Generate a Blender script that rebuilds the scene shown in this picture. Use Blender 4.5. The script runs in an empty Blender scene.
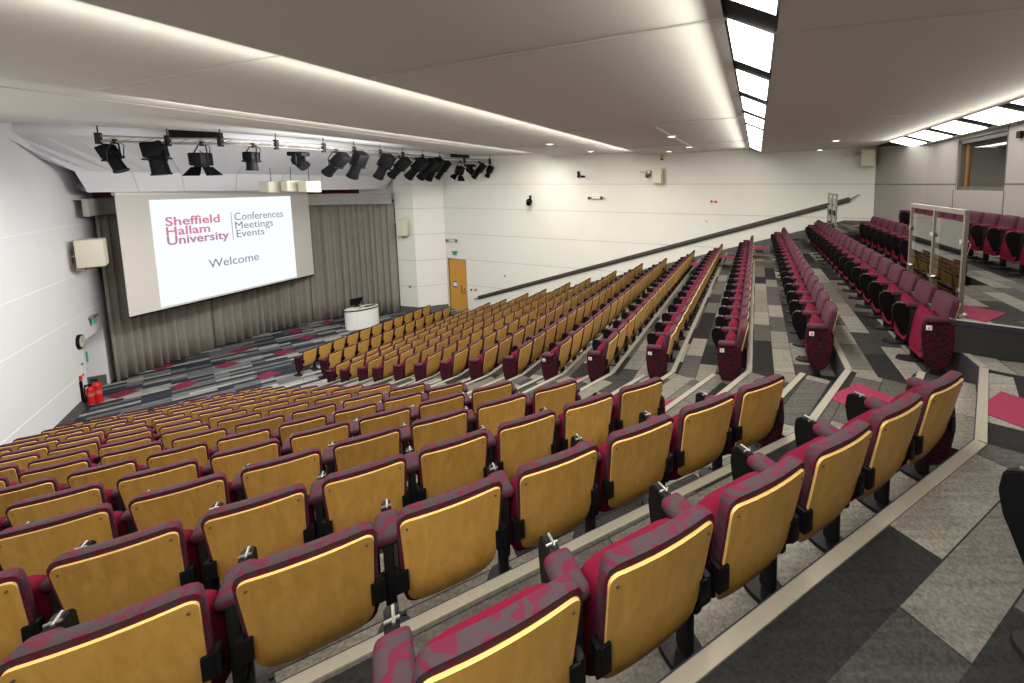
import bpy, bmesh, math, random
from mathutils import Vector, Matrix
random.seed(7)
C = bpy.context.scene.collection
pi = math.pi
# ------------------------------------------------------------------ camera
F, CX, CY, PT, H = 431.1, 660.0, 227.45, .0991, 6.35
cam = bpy.data.cameras.new('camera'); camo = bpy.data.objects.new('camera', cam); C.objects.link(camo)
cam.sensor_width = 36; cam.lens = F*36/1024
cam.shift_x = (512-CX)/1024; cam.shift_y = (CY-341.5)/1024
cam.clip_start = .02
camo.location = (0, 0, H); camo.rotation_euler = (pi/2-PT, 0, 0)
bpy.context.scene.camera = camo
sc = bpy.context.scene
sc.view_settings.view_transform = 'Standard'; sc.view_settings.look = 'None'
sc.view_settings.gamma = 1; sc.view_settings.use_curve_mapping = False
sc.view_settings.exposure = 0.38
w_ = bpy.data.worlds.new('world'); sc.world = w_; w_.use_nodes = True
w_.node_tree.nodes['Background'].inputs[0].default_value = (.9, .95, 1, 1)
w_.node_tree.nodes['Background'].inputs[1].default_value = .3

# seating frames: right block rows run along uR, left block rows along uL
thR, thL = .2203, .9787; thM = (thR+thL)/2
def fr(th): return Vector((math.sin(th), math.cos(th))), Vector((math.cos(th), -math.sin(th)))
uR, nR = fr(thR); uL, nL = fr(thL)
D, RI, PITCH = 1.0353, .3139, .53
LR0, LL0 = 1.9927, -1.05
def RP(t, w, z=0): q = uR*t+nR*w; return Vector((q.x, q.y, z))
def LP(t, w, z=0): q = uL*t+nL*w; return Vector((q.x, q.y, z))
def tz(k): return (14-min(k, 14))*RI
cp, sp = math.cos(PT), math.sin(PT)
def ray(x, y):
    X = (x-CX)/F; Y = -(y-CY)/F
    return Vector((X, cp+Y*sp, -sp+Y*cp))
def onz(x, y, z): r = ray(x, y); return r*((z-H)/r.z)+Vector((0, 0, H))
def onp(x, y, n, d): r = ray(x, y); return r*(d/(n[0]*r.x+n[1]*r.y))+Vector((0, 0, H))
wn = Vector((math.cos(math.radians(-39.5)), -math.sin(math.radians(-39.5)))); dL = wn.dot(Vector((-16.6, 12.0)))   # left wall
nW = Vector((math.cos(-1.2006), -math.sin(-1.2006))); dW = 16.18                        # right wall
def onL(x, y): return onp(x, y, wn, dL)
def onW(x, y): return onp(x, y, nW, dW)

def area(name, loc, rot, sx, sy, power, col=(1, .93, .82), spread=pi):
    l = bpy.data.lights.new(name, 'AREA'); l.shape = 'RECTANGLE'; l.size = sx; l.size_y = sy
    l.energy = power; l.color = col; l.spread = spread
    o = bpy.data.objects.new(name, l); C.objects.link(o); o.location = loc; o.rotation_euler = rot; return o
def spot(name, loc, target, power, size, col=(1, .95, .88), blend=.6, rad=.08):
    l = bpy.data.lights.new(name, 'SPOT'); l.energy = power; l.spot_size = size; l.spot_blend = blend; l.color = col; l.shadow_soft_size = rad
    o = bpy.data.objects.new(name, l); C.objects.link(o); o.location = loc
    o.rotation_euler = (Vector(target)-Vector(loc)).to_track_quat('-Z', 'Y').to_euler(); return o
# the light slots in the ceiling run parallel to the right block
WARM = (1, .955, .86)
for w, z, L0, L1, p in ((-.3, 7.38, -2, 13.5, 310), (-4.6, 7.42, 1, 15.0, 370), (-9.0, 7.5, 4, 16.5, 430), (3.4, 7.36, 1, 13.5, 55)):
    area('slot_light', RP((L0+L1)/2, w, z), (0, 0, -thR), .35, L1-L0, p, WARM)
for w, z, L0, L1, p in ((-.45, 7.42, 0, 15.5, 45), (-4.7, 7.36, 1, 16.0, 60), (-9.1, 7.42, 5, 16.8, 60), (3.6, 7.40, 1, 13.5, 32)):   # cove strips that wash each ceiling bay towards the stage
    d_ = Vector((-nR.x, -nR.y, .28)); o_ = area('cove_light', RP((L0+L1)/2, w, z), (0, 0, 0), .12, L1-L0, p, WARM)
    z_ = -d_.normalized(); y_ = Vector((uR.x, uR.y, 0)); x_ = y_.cross(z_).normalized()
    o_.rotation_euler = Matrix((x_, y_, z_)).transposed().to_euler()
area('house_light', (-9.5, 6.0, 7.35), (0, 0, 0), 5, 5, 300, (.97, .98, 1))
area('house_light', (-1.5, -.6, 7.3), (0, 0, 0), 5, 2, 110, WARM)
area('bar_light', (-8.6, 12.6, 6.9), (0, math.radians(55), math.radians(-12)), 1.0, 4, 230, (.95, .97, 1))
spot('wall_spot', onL(62, 150)+Vector((1.0, .1, .25)), onL(80, 215), 32, 1.5, rad=.2)
spot('wall_spot', onW(557, 148)+Vector((-.45, -1.3, -.05)), onW(557, 200), 9, 1.6, rad=.3, blend=1)


# ------------------------------------------------------------------ materials
def new_mat(name):
    m = bpy.data.materials.new(name); m.use_nodes = True; nt = m.node_tree
    return m, nt, nt.nodes['Principled BSDF']
def mat(name, col, rough=.6, metal=0, noise=0, scale=20, spec=.5, coat=0):
    m, nt, b = new_mat(name)
    b.inputs['Roughness'].default_value = rough; b.inputs['Metallic'].default_value = metal
    b.inputs['Specular IOR Level'].default_value = spec; b.inputs['Coat Weight'].default_value = coat
    b.inputs['Base Color'].default_value = (*col, 1)
    if noise:
        tc = nt.nodes.new('ShaderNodeTexCoord'); n = nt.nodes.new('ShaderNodeTexNoise'); n.inputs['Scale'].default_value = scale
        r = nt.nodes.new('ShaderNodeMixRGB'); r.blend_type = 'MIX'
        r.inputs[1].default_value = (*[c*(1-noise) for c in col], 1); r.inputs[2].default_value = (*[min(1, c*(1+noise)) for c in col], 1)
        nt.links.new(tc.outputs['Object'], n.inputs['Vector']); nt.links.new(n.outputs['Fac'], r.inputs[0]); nt.links.new(r.outputs[0], b.inputs['Base Color'])
    return m
def emis(name, col, s):
    m, nt, b = new_mat(name); b.inputs['Base Color'].default_value = (0, 0, 0, 1)
    b.inputs['Emission Color'].default_value = (*col, 1); b.inputs['Emission Strength'].default_value = s; b.inputs['Specular IOR Level'].default_value = 0
    return m
M = {}
M['wall'] = mat('white wall paint', (.76, .755, .69), .75, noise=.03, scale=1.2)
M['wallL'] = mat('cool white wall paint', (.74, .74, .74), .75, noise=.03, scale=1.2)
M['panel'] = mat('grey fabric wall panel', (.33, .31, .285), .85, noise=.05, scale=60)
M['ceil'] = mat('ceiling board', (.60, .585, .54), .8, noise=.03, scale=2)
M['soffit'] = mat('stage soffit board', (.78, .78, .80), .7)
M['groove'] = mat('panel joint', (.52, .51, .47), .9)
M['groove2'] = mat('dark panel joint', (.12, .11, .10), .9)
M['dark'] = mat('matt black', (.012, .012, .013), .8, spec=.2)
M['skirt'] = mat('dark grey skirting', (.10, .095, .09), .6)
M['redwall'] = mat('dark red wall', (.12, .01, .02), .8)
M['curtain'] = mat('grey stage curtain', (.24, .22, .185), .9, noise=.12, scale=3)
M['pelmet'] = mat('grey pelmet cloth', (.36, .34, .31), .9, noise=.08, scale=8)
M['screen'] = mat('screen border cloth', (.62, .59, .53), .8)
M['slide'] = emis('projected slide', (.93, .96, 1), .80)
M['pink'] = emis('pink slide lettering', (.66, .22, .33), .8)
M['pink2'] = emis('plum slide lettering', (.46, .22, .34), .8)
M['grayt'] = emis('grey slide lettering', (.24, .24, .30), .8)
M['cream'] = mat('cream enamel', (.60, .57, .45), .5)
M['white'] = mat('white laminate', (.78, .78, .74), .35)
M['black'] = mat('black plastic', (.003, .003, .0035), .55, spec=.13)
M['blackmetal'] = mat('black enamelled steel', (.010, .010, .011), .6, spec=.25)
M['chrome'] = mat('polished steel', (.72, .70, .66), .22, 1)
M['steel'] = mat('brushed steel', (.33, .30, .26), .4, .9)
M['seatred'] = mat('crimson seat fabric', (.13, .003, .020), .9, noise=.18, scale=60, spec=.15)
M['nose'] = mat('cream stair nosing', (.25, .225, .18), .85, noise=.06, scale=30)
M['noseedge'] = mat('violet nosing edge', (.018, .014, .034), .8)
M['rail'] = mat('grey handrail channel', (.055, .05, .045), .55)
M['red'] = mat('fire red enamel', (.55, .012, .012), .35)
M['doorwood'] = mat('orange door veneer', (.58, .29, .045), .45, noise=.1, scale=5)
M['sage'] = mat('green sign face', (.05, .35, .22), .5)
M['bluesign'] = mat('blue sign face', (.04, .14, .45), .5)
M['clockface'] = mat('clock face', (.62, .58, .48), .4)
M['lamp'] = emis('ceiling light panel', (1, .97, .92), 5.0)
M['dl'] = emis('downlight lens', (1, .98, .95), 2.5)
M['amber'] = mat('amber beacon', (.6, .3, .02), .4)
M['boothwall'] = mat('booth back wall', (.30, .28, .25), .8)
M['projlens'] = emis('lit projector lens', (.75, .82, 1), 6)
M['magenta'] = mat('magenta carpet tile', (.20, .008, .045), .95, noise=.15, scale=90)
def glass():
    m, nt, b = new_mat('balustrade glass')
    nt.nodes.remove(b); out = nt.nodes['Material Output']
    t = nt.nodes.new('ShaderNodeBsdfTransparent'); t.inputs[0].default_value = (.86, .88, .86, 1)
    g = nt.nodes.new('ShaderNodeBsdfGlossy'); g.inputs['Roughness'].default_value = .02; g.inputs[0].default_value = (1, 1, 1, 1)
    fz = nt.nodes.new('ShaderNodeFresnel'); fz.inputs[0].default_value = 1.75
    mr = nt.nodes.new('ShaderNodeMath'); mr.operation = 'ADD'; mr.inputs[1].default_value = .08; mr.use_clamp = True
    mx = nt.nodes.new('ShaderNodeMixShader')
    nt.links.new(fz.outputs[0], mr.inputs[0]); nt.links.new(mr.outputs[0], mx.inputs[0]); nt.links.new(t.outputs[0], mx.inputs[1]); nt.links.new(g.outputs[0], mx.inputs[2]); nt.links.new(mx.outputs[0], out.inputs[0])
    return m
M['glass'] = glass()
def wood():
    m, nt, b = new_mat('maple veneer'); b.inputs['Roughness'].default_value = .42
    tc = nt.nodes.new('ShaderNodeTexCoord'); mp = nt.nodes.new('ShaderNodeMapping'); mp.inputs['Scale'].default_value = (9, 9, 1.3)
    oi = nt.nodes.new('ShaderNodeObjectInfo'); ad = nt.nodes.new('ShaderNodeVectorMath'); ad.operation = 'ADD'
    n = nt.nodes.new('ShaderNodeTexNoise'); n.inputs['Scale'].default_value = 2.2; n.inputs['Detail'].default_value = 6; n.inputs['Distortion'].default_value = 1.2
    r = nt.nodes.new('ShaderNodeValToRGB'); r.color_ramp.elements[0].position = .3; r.color_ramp.elements[0].color = (.40, .215, .040, 1)
    r.color_ramp.elements[1].position = .72; r.color_ramp.elements[1].color = (.53, .30, .066, 1)
    hs = nt.nodes.new('ShaderNodeHueSaturation'); mm = nt.nodes.new('ShaderNodeMapRange'); mm.inputs['To Min'].default_value = .82; mm.inputs['To Max'].default_value = 1.12
    nt.links.new(tc.outputs['Object'], mp.inputs[0]); nt.links.new(mp.outputs[0], ad.inputs[0]); nt.links.new(oi.outputs['Random'], ad.inputs[1])
    nt.links.new(ad.outputs[0], n.inputs['Vector']); nt.links.new(n.outputs['Fac'], r.inputs[0]); nt.links.new(r.outputs[0], hs.inputs['Color'])
    nt.links.new(oi.outputs['Random'], mm.inputs[0]); nt.links.new(mm.outputs[0], hs.inputs['Value']); nt.links.new(hs.outputs[0], b.inputs['Base Color'])
    return m
M['wood'] = wood()
M['woodedge'] = mat('pale veneer edge', (.78, .52, .17), .45)
def fabric(name, ground, motif, thr):
    m, nt, b = new_mat(name); b.inputs['Roughness'].default_value = .8; b.inputs['Sheen Weight'].default_value = 0; b.inputs['Specular IOR Level'].default_value = .15
    tc = nt.nodes.new('ShaderNodeTexCoord')
    ns = nt.nodes.new('ShaderNodeTexNoise'); ns.inputs['Scale'].default_value = 7; ns.inputs['Detail'].default_value = 1
    mixv = nt.nodes.new('ShaderNodeMixRGB'); mixv.inputs[0].default_value = .12
    v = nt.nodes.new('ShaderNodeTexVoronoi'); v.inputs['Scale'].default_value = 22; v.feature = 'F1'
    w = nt.nodes.new('ShaderNodeTexWave'); w.wave_type = 'RINGS'; w.inputs['Scale'].default_value = 8; w.inputs['Distortion'].default_value = 7; w.inputs['Detail'].default_value = 1
    c1 = nt.nodes.new('ShaderNodeMath'); c1.operation = 'LESS_THAN'; c1.inputs[1].default_value = thr
    c2 = nt.nodes.new('ShaderNodeMath'); c2.operation = 'GREATER_THAN'; c2.inputs[1].default_value = .74
    mx = nt.nodes.new('ShaderNodeMath'); mx.operation = 'MAXIMUM'
    mc = nt.nodes.new('ShaderNodeMixRGB'); mc.inputs[1].default_value = (*ground, 1); mc.inputs[2].default_value = (*motif, 1)
    L = nt.links.new
    L(tc.outputs['Object'], ns.inputs['Vector']); L(tc.outputs['Object'], mixv.inputs[1]); L(ns.outputs['Color'], mixv.inputs[2])
    L(mixv.outputs[0], v.inputs['Vector']); L(mixv.outputs[0], w.inputs['Vector']); L(v.outputs['Distance'], c1.inputs[0]); L(w.outputs['Fac'], c2.inputs[0])
    L(c1.outputs[0], mx.inputs[0]); L(c2.outputs[0], mx.inputs[1]); L(mx.outputs[0], mc.inputs[0]); L(mc.outputs[0], b.inputs['Base Color'])
    return m
M['fabric'] = fabric('mauve fabric with crimson motifs', (.046, .028, .035), (.090, .008, .026), .35)
M['fabric2'] = fabric('dark end panel fabric with crimson motifs', (.011, .007, .009), (.058, .003, .013), .42)
def carpet(name, rot, stage=False, pw=1.0, ph=.25):
    m, nt, b = new_mat(name); b.inputs['Roughness'].default_value = .95; b.inputs['Specular IOR Level'].default_value = .1
    geo = nt.nodes.new('ShaderNodeNewGeometry'); mp = nt.nodes.new('ShaderNodeMapping'); mp.inputs['Rotation'].default_value = (0, 0, rot)
    br = nt.nodes.new('ShaderNodeTexBrick'); br.offset = .37; br.squash = 1; br.inputs['Scale'].default_value = 1
    br.inputs['Color1'].default_value = (0, 0, 0, 1); br.inputs['Color2'].default_value = (1, 1, 1, 1); br.inputs['Mortar Size'].default_value = .004
    br.inputs['Mortar'].default_value = (.0, .0, .0, 1); br.inputs['Brick Width'].default_value = pw; br.inputs['Row Height'].default_value = ph
    r = nt.nodes.new('ShaderNodeValToRGB'); r.color_ramp.interpolation = 'CONSTANT'
    cols = [(0, (.018, .0175, .017)), (.2, (.070, .066, .060)), (.38, (.155, .146, .125)), (.54, (.036, .035, .033)), (.66, (.20, .188, .16)), (.80, (.105, .099, .086))]
    if stage: cols = [(0, (.030, .034, .042)), (.22, (.13, .135, .14)), (.40, (.28, .28, .26)), (.56, (.042, .047, .057)), (.72, (.35, .348, .315)), (.86, (.17, .175, .17))]
    cr = r.color_ramp
    cr.elements[0].color = (*cols[0][1], 1); cr.elements[1].position = cols[1][0]; cr.elements[1].color = (*cols[1][1], 1)
    for p_, c_ in cols[2:]:
        e = cr.elements.new(p_); e.color = (*c_, 1)
    n = nt.nodes.new('ShaderNodeTexNoise'); n.inputs['Scale'].default_value = 70; n.inputs['Detail'].default_value = 3
    mp2 = nt.nodes.new('ShaderNodeMapping'); mp2.inputs['Rotation'].default_value = (0, 0, rot); mp2.inputs['Scale'].default_value = (1, 26, 1)
    n2 = nt.nodes.new('ShaderNodeTexNoise'); n2.inputs['Scale'].default_value = 1.3; n2.inputs['Detail'].default_value = 2
    ov = nt.nodes.new('ShaderNodeMixRGB'); ov.blend_type = 'OVERLAY'; ov.inputs[0].default_value = .75
    ov2 = nt.nodes.new('ShaderNodeMixRGB'); ov2.blend_type = 'OVERLAY'; ov2.inputs[0].default_value = .75 if stage else .35
    L = nt.links.new
    L(geo.outputs['Position'], mp.inputs[0]); L(mp.outputs[0], br.inputs['Vector']); L(br.outputs['Color'], r.inputs[0]); L(geo.outputs['Position'], n.inputs['Vector'])
    L(geo.outputs['Position'], mp2.inputs[0]); L(mp2.outputs[0], n2.inputs['Vector'])
    L(r.outputs[0], ov.inputs[1]); L(n.outputs['Fac'], ov.inputs[2]); L(ov.outputs[0], ov2.inputs[1]); L(n2.outputs['Fac'], ov2.inputs[2]); L(ov2.outputs[0], b.inputs['Base Color'])
    return m
# planks laid across the rows of each block
M['carpetR'] = carpet('carpet planks of the right block', thR+pi/2, False, .75, .25)
M['carpetM'] = carpet('carpet planks of the aisle', thM-pi/2, False, 1.0, .25)
M['carpetL'] = carpet('carpet planks of the left block', thL-pi/2, False, 1.0, .25)
M['carpetS'] = carpet('carpet planks of the stage', thM-pi/2+.12, True, .95, .2)
M['shadedcarpet'] = mat('shaded riser carpet', (.02, .019, .018), .95, noise=.2, scale=60)  # riser colour darkened to stand for the shadow on the step fronts

# ------------------------------------------------------------------ mesh helpers
def build(name, bm, mats, parent=None, smooth=False, loc=None):
    me = bpy.data.meshes.new(name)
    bmesh.ops.recalc_face_normals(bm, faces=bm.faces); bm.to_mesh(me); bm.free()
    if not isinstance(mats, (list, tuple)): mats = [mats]
    for m in mats: me.materials.append(m)
    if smooth:
        for p in me.polygons: p.use_smooth = True
        try: me.set_sharp_from_angle(angle=math.radians(40))
        except Exception: pass
    o = bpy.data.objects.new(name, me); C.objects.link(o)
    if parent: o.parent = parent
    if loc is not None: o.location = loc
    return o
def struct(name, bm, mats, **k):
    o = build(name, bm, mats, **k); o['kind'] = 'structure'; return o
def tag(o, label, cat, group=None, kind=None):
    o['label'] = label; o['category'] = cat
    if group: o['group'] = group
    if kind: o['kind'] = kind
    return o
def empty(name, loc, rz=0):
    o = bpy.data.objects.new(name, None); C.objects.link(o); o.location = loc; o.rotation_euler = (0, 0, rz); o.empty_display_size = .1; return o
def box(bm, c, s, mi=0, rot=None, bev=0, seg=2):
    g = bmesh.ops.create_cube(bm, size=1); v = g['verts']
    bmesh.ops.scale(bm, vec=s, verts=v)
    fs = set(f for x in v for f in x.link_faces)
    for f in fs: f.material_index = mi
    if bev:
        e = list(set(e for x in v for e in x.link_edges))
        r = bmesh.ops.bevel(bm, geom=e, offset=bev, segments=seg, affect='EDGES', profile=.5)
        v = list(set(x for f in r['faces'] for x in f.verts) | set(x for x in v if x.is_valid))
        # collect the whole island
        seen = set(v); st = list(v)
        while st:
            a = st.pop()
            for ed in a.link_edges:
                b_ = ed.other_vert(a)
                if b_ not in seen: seen.add(b_); st.append(b_)
        v = list(seen)
        for x in v:
            for f in x.link_faces: f.material_index = mi
    if rot is not None: bmesh.ops.rotate(bm, cent=(0, 0, 0), matrix=rot, verts=v)
    bmesh.ops.translate(bm, vec=c, verts=v)
    return v
def cyl(bm, p0, p1, r0, r1=None, seg=16, mi=0, caps=True):
    p0, p1 = Vector(p0), Vector(p1); r1 = r0 if r1 is None else r1
    d = p1-p0; q = d.to_track_quat('Z', 'Y').to_matrix()
    ra = [bm.verts.new(p0+q@Vector((r0*math.cos(a), r0*math.sin(a), 0))) for a in (2*pi*i/seg for i in range(seg))]
    rb = [bm.verts.new(p1+q@Vector((r1*math.cos(a), r1*math.sin(a), 0))) for a in (2*pi*i/seg for i in range(seg))]
    fs = [bm.faces.new((ra[i], ra[(i+1) % seg], rb[(i+1) % seg], rb[i])) for i in range(seg)]
    if caps: fs += [bm.faces.new(ra[::-1]), bm.faces.new(rb)]
    for f in fs: f.material_index = mi
    return ra+rb
def tube(bm, pts, r, seg=8, mi=0):
    for a, b in zip(pts, pts[1:]): cyl(bm, a, b, r, seg=seg, mi=mi)
def prism(bm, poly, z0, z1, mi=0, mtop=None):
    b = [bm.verts.new((p[0], p[1], z0)) for p in poly]; t = [bm.verts.new((p[0], p[1], z1)) for p in poly]; n = len(poly)
    for i in range(n): bm.faces.new((b[i], b[(i+1) % n], t[(i+1) % n], t[i])).material_index = mi
    bm.faces.new(b[::-1]).material_index = mi; bm.faces.new(t).material_index = mi if mtop is None else mtop
def quad(bm, a, b, c, d, mi=0):
    f = bm.faces.new([bm.verts.new(Vector(p)) for p in (a, b, c, d)]); f.material_index = mi; return f
def slab(bm, a, b, z0, z1, th, mi=0, side=1):
    """vertical wall slab from a to b (xy), thickness th to the side of the left normal"""
    a = Vector(a[:2]); b = Vector(b[:2]); d = (b-a).normalized(); n = Vector((-d.y, d.x))*th*side
    prism(bm, [a, b, b+n, a+n], z0, z1, mi)

# ------------------------------------------------------------------ tiers, nosings
AL = [2.95, 2.56, 2.14, 1.72, 1.31, .93, .53, .11, -.30, -.71, -1.14, -1.56, -1.97, -2.38, -2.80]   # top corner of each aisle seat, left block
PL = [.50, .525, .51, .5425, .5415, .50, .55, .544, .523, .512, .493, .528, .51, .54, .512]           # seat pitch of each row, left block
oR = [4.70, 5.20, 5.71, 6.18, 6.53, 7.01, 7.45, 7.86, 8.27, 8.66, 9.11, 9.48, 9.97, 10.32, 10.75, 11.39, 11.37]
farR = [14.92, 15.36, 15.12, 15.25, 15.42, 15.5, 15.7, 15.71, 15.88, 16.05, 16.17, 16.31, 16.51, 16.61, 16.78, 16.67, 16.45]
def wallR_t(w):   # t where right-block line w meets the right wall
    return (dW-w*(nW.dot(nR)))/(nW.dot(uR))
def wallL_t(w):
    return (dL-w*(wn.dot(nL)))/(wn.dot(uL))
def border(k, off=0):
    """front edge of tier k: left wall, left bend, right bend, right wall"""
    wR = LR0-(k+1)*D-off; wL = LL0-(k+1)*D-off
    kk = min(k+1, 14)
    tR = 4.7+.45*kk-.42; tL = 2.95-.41*kk+.2
    return [LP(wallL_t(wL)-.3, wL), LP(tL, wL), RP(tR, wR), RP(wallR_t(wR)+.2, wR)]
bm = bmesh.new()
B = {k: border(k) for k in range(-3, 14)}
B[-2][3] = RP(wallR_t(3.03), 3.03)
for k in range(-2, 14):
    z = tz(k); a, b = B[k], B[k-1]
    for s in range(3):
        mi = (2, 1, 0)[s]
        quad(bm, (*a[s][:2], z), (*a[s+1][:2], z), (*b[s+1][:2], z), (*b[s][:2], z), mi)
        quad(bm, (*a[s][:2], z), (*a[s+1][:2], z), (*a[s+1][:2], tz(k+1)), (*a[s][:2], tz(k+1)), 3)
# floor behind the camera
a = B[-3]
quad(bm, (*a[0][:2], tz(-2)), (*a[1][:2], tz(-2)), (*LP(6, 4.5)[:2], tz(-2)), (*LP(-9, 4.5)[:2], tz(-2)), 2)
quad(bm, (*a[1][:2], tz(-2)), (*a[2][:2], tz(-2)), (*RP(1, 6)[:2], tz(-2)), (*LP(6, 4.5)[:2], tz(-2)), 1)
quad(bm, (*a[2][:2], tz(-2)), (*a[3][:2], tz(-2)), (*RP(16, 6)[:2], tz(-2)), (*RP(1, 6)[:2], tz(-2)), 0)
# stage floor
st = [B[13][0], B[13][1], B[13][2], B[13][3]]
P = [LP(wallL_t(LL0-14*D)-.5, LL0-14*D), B[13][1], B[13][2], B[13][3], Vector((-9, 24, 0)), Vector((-20, 24, 0)), Vector((-20, 12, 0))]
vs = [bm.verts.new((p.x, p.y, 0)) for p in P]; f = bm.faces.new(vs); f.material_index = 4
bmesh.ops.triangulate(bm, faces=[f])
# upper landings beside the glass panels
def landing(t0, t1, w0, w1, z0, z1):
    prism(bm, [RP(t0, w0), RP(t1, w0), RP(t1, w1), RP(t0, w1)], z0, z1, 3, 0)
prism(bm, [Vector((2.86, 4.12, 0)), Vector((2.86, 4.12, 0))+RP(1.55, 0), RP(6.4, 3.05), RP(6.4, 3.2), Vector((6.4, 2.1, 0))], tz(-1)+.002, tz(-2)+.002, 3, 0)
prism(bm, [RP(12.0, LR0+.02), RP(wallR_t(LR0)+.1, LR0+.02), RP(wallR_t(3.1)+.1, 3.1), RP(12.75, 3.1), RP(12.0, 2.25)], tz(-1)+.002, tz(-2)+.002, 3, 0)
floor = struct('floor', bm, [M['carpetR'], M['carpetM'], M['carpetL'], M['shadedcarpet'], M['carpetS']])
# half steps in the aisle and nosing strips
def strip(bm, a, b, z, wd=.065, mi=0, drop=.05):
    a = Vector(a[:2]); b = Vector(b[:2]); d = (b-a).normalized(); n = Vector((d.y, -d.x))   # n: up-slope side
    A = [(a, 0), (b, 0), (b+n*wd, 0), (a+n*wd, 0)]
    prism(bm, [p for p, _ in A], z-.0, z+.008, 0)
    prism(bm, [a-n*.008, b-n*.008, b, a], z-min(drop, .035), z+.006, 1)
tn = 1
for k in range(-2, 14):
    bm = bmesh.new(); a = B[k]; z = tz(k)
    if k > -2:
        for s in range(3):
            strip(bm, a[s], a[s+1], z+.001)
    else:
        strip(bm, a[0], a[1], z+.001)
    if k >= -1:
        # half step in the aisle, in front of the bend segment
        p, q = a[1], a[2]; d = (q-p).normalized(); n = Vector((-d.y, d.x, 0)); zz = z-RI/2
        e = n*.47; p2 = p+d*.12; q2 = q-d*.02
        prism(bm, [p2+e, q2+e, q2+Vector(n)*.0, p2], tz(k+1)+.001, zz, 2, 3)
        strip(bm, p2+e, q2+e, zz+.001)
    struct('trim_%d' % tn, bm, [M['nose'], M['noseedge'], M['shadedcarpet'], M['carpetM']]); tn += 1
bm = bmesh.new(); a = Vector((2.86, 4.12)); strip(bm, Vector((6.4, 2.1)), a, tz(-2)+.003, .05); strip(bm, a, a+RP(1.55, 0).to_2d(), tz(-2)+.003, .05)
strip(bm, RP(12.0, LR0+.02), RP(wallR_t(LR0), LR0+.02), tz(-2)+.003, .05)
struct('trim_%d' % tn, bm, [M['nose'], M['noseedge']]); tn += 1
# magenta carpet tiles
bm = bmesh.new()
def tile(c, d, sx, sy, z):
    d = Vector(d[:2]).normalized(); n = Vector((-d.y, d.x)); c = Vector(c[:2])
    prism(bm, [c-d*sx/2-n*sy/2, c+d*sx/2-n*sy/2, c+d*sx/2+n*sy/2, c-d*sx/2+n*sy/2], z+.001, z+.006)
for x, y, k, d in ((868, 401, 0, 1), (674, 412, 2, 1), (581, 385, 4, 1), (760, 248, 0, 0), (727.6, 256.8, 1, 0), (698, 264, 2, 0), (515, 389, 6, 1), (1030, 415, -1, 1), (968, 312, -2, 1)):
    tile(onz(x, y, tz(k)), uL if d else uR, .5, .5, tz(k)+(.003 if k == -2 else 0))
sd = Vector((math.cos(pi/2-thM-.12), math.sin(pi/2-thM-.12)))
for x, y in ((122, 394), (184, 385), (227, 365), (268, 375), (327, 322.5), (307, 337), (284, 352), (160, 368), (241, 350), (296, 331)):
    if (x, y) in ((160, 368),): x, y = 162, 367
    tile(onz(x, y, 0), (math.sin(math.radians(10)), math.cos(math.radians(10))), .5, .5, 0)
struct('trim_%d' % tn, bm, M['magenta']); tn += 1

# ------------------------------------------------------------------ walls
ZT = 8.4
bm = bmesh.new()
a = wn*dL; lu = Vector((-wn.y, wn.x)) # along left wall toward stage
if lu.y < 0: lu = -lu
def LW(y_pt): return Vector((y_pt.x, y_pt.y))
pn = LW(onL(84.5, 360)); pf = LW(onL(103, 330)); pe = pf+lu*.55; pback = pn-lu*20
slab(bm, pback, pn, 0, ZT, .25); slab(bm, pn, pf, 1.85, ZT, .25); slab(bm, pf, pe, 0, ZT, .25)
struct('wall_left', bm, M['wallL'])
bm = bmesh.new()   # passage recess
out = Vector((-lu.y, lu.x)); out = out if out.x < 0 else -out
r0 = pn+out*.25; r1 = pf+out*.25; r2 = pf+out*1.6; r3 = pn+out*1.6
quad(bm, (*r1, 0), (*r2, 0), (*r2, 2.3), (*r1, 2.3)); quad(bm, (*r2, 0), (*r3, 0), (*r3, 2.3), (*r2, 2.3)); quad(bm, (*r3, 0), (*r0, 0), (*r0, 2.3), (*r3, 2.3)); quad(bm, (*r0, 2.3), (*r1, 2.3), (*r2, 2.3), (*r3, 2.3))
quad(bm, (*r0, .001), (*r1, .001), (*r2, .001), (*r3, .001))
struct('wall_passage', bm, M['wallL'])
bm = bmesh.new()
slab(bm, pback, pn, 0, .32, .012, 0, -1)
box_ = [(r1, r2)]
slab(bm, r1-out*.2, r2, 0, .33, .02, 0, -1 if (r2-r1).cross(lu) > 0 else 1)
struct('baseboard_left', bm, M['skirt'])
bm = bmesh.new()
for x0, y0, x1, y1 in ((0, 239, 83, 223), (0, 301, 96, 271), (45, 339, 101, 301), (0, 442, 84, 375)):
    p0 = onL(x0, y0); p1 = onL(x1, y1); zz = (p0.z+p1.z)/2
    q0 = pback; q1 = pe if zz > 1.95 else pn
    slab(bm, q0, q1, zz-.012, zz+.012, .006, 0, -1)
struct('trim_%d' % tn, bm, mat('wall joint highlight', (.84, .84, .84), .7)); tn += 1
bm = bmesh.new()   # right wall
ru = Vector((-nW.y, nW.x)); ru = ru if ru.x > 0 else -ru
def RW(t, off=0): return nW*(dW-off)+ru*t
def rwt(p): return Vector(p[:2]).dot(ru)
tA = rwt(onW(445, 200)); tB = rwt(onW(875, 180))
tD0 = rwt(onW(448.5, 285)); tD1 = rwt(onW(467, 285))
slab(bm, RW(tA-2), RW(tD0), 0, ZT, .25); slab(bm, RW(tD0), RW(tD1), 2.66, ZT, .25); slab(bm, RW(tD1), RW(tB), 0, ZT, .25)
struct('wall_right', bm, M['wall'])
bm = bmesh.new()
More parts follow.
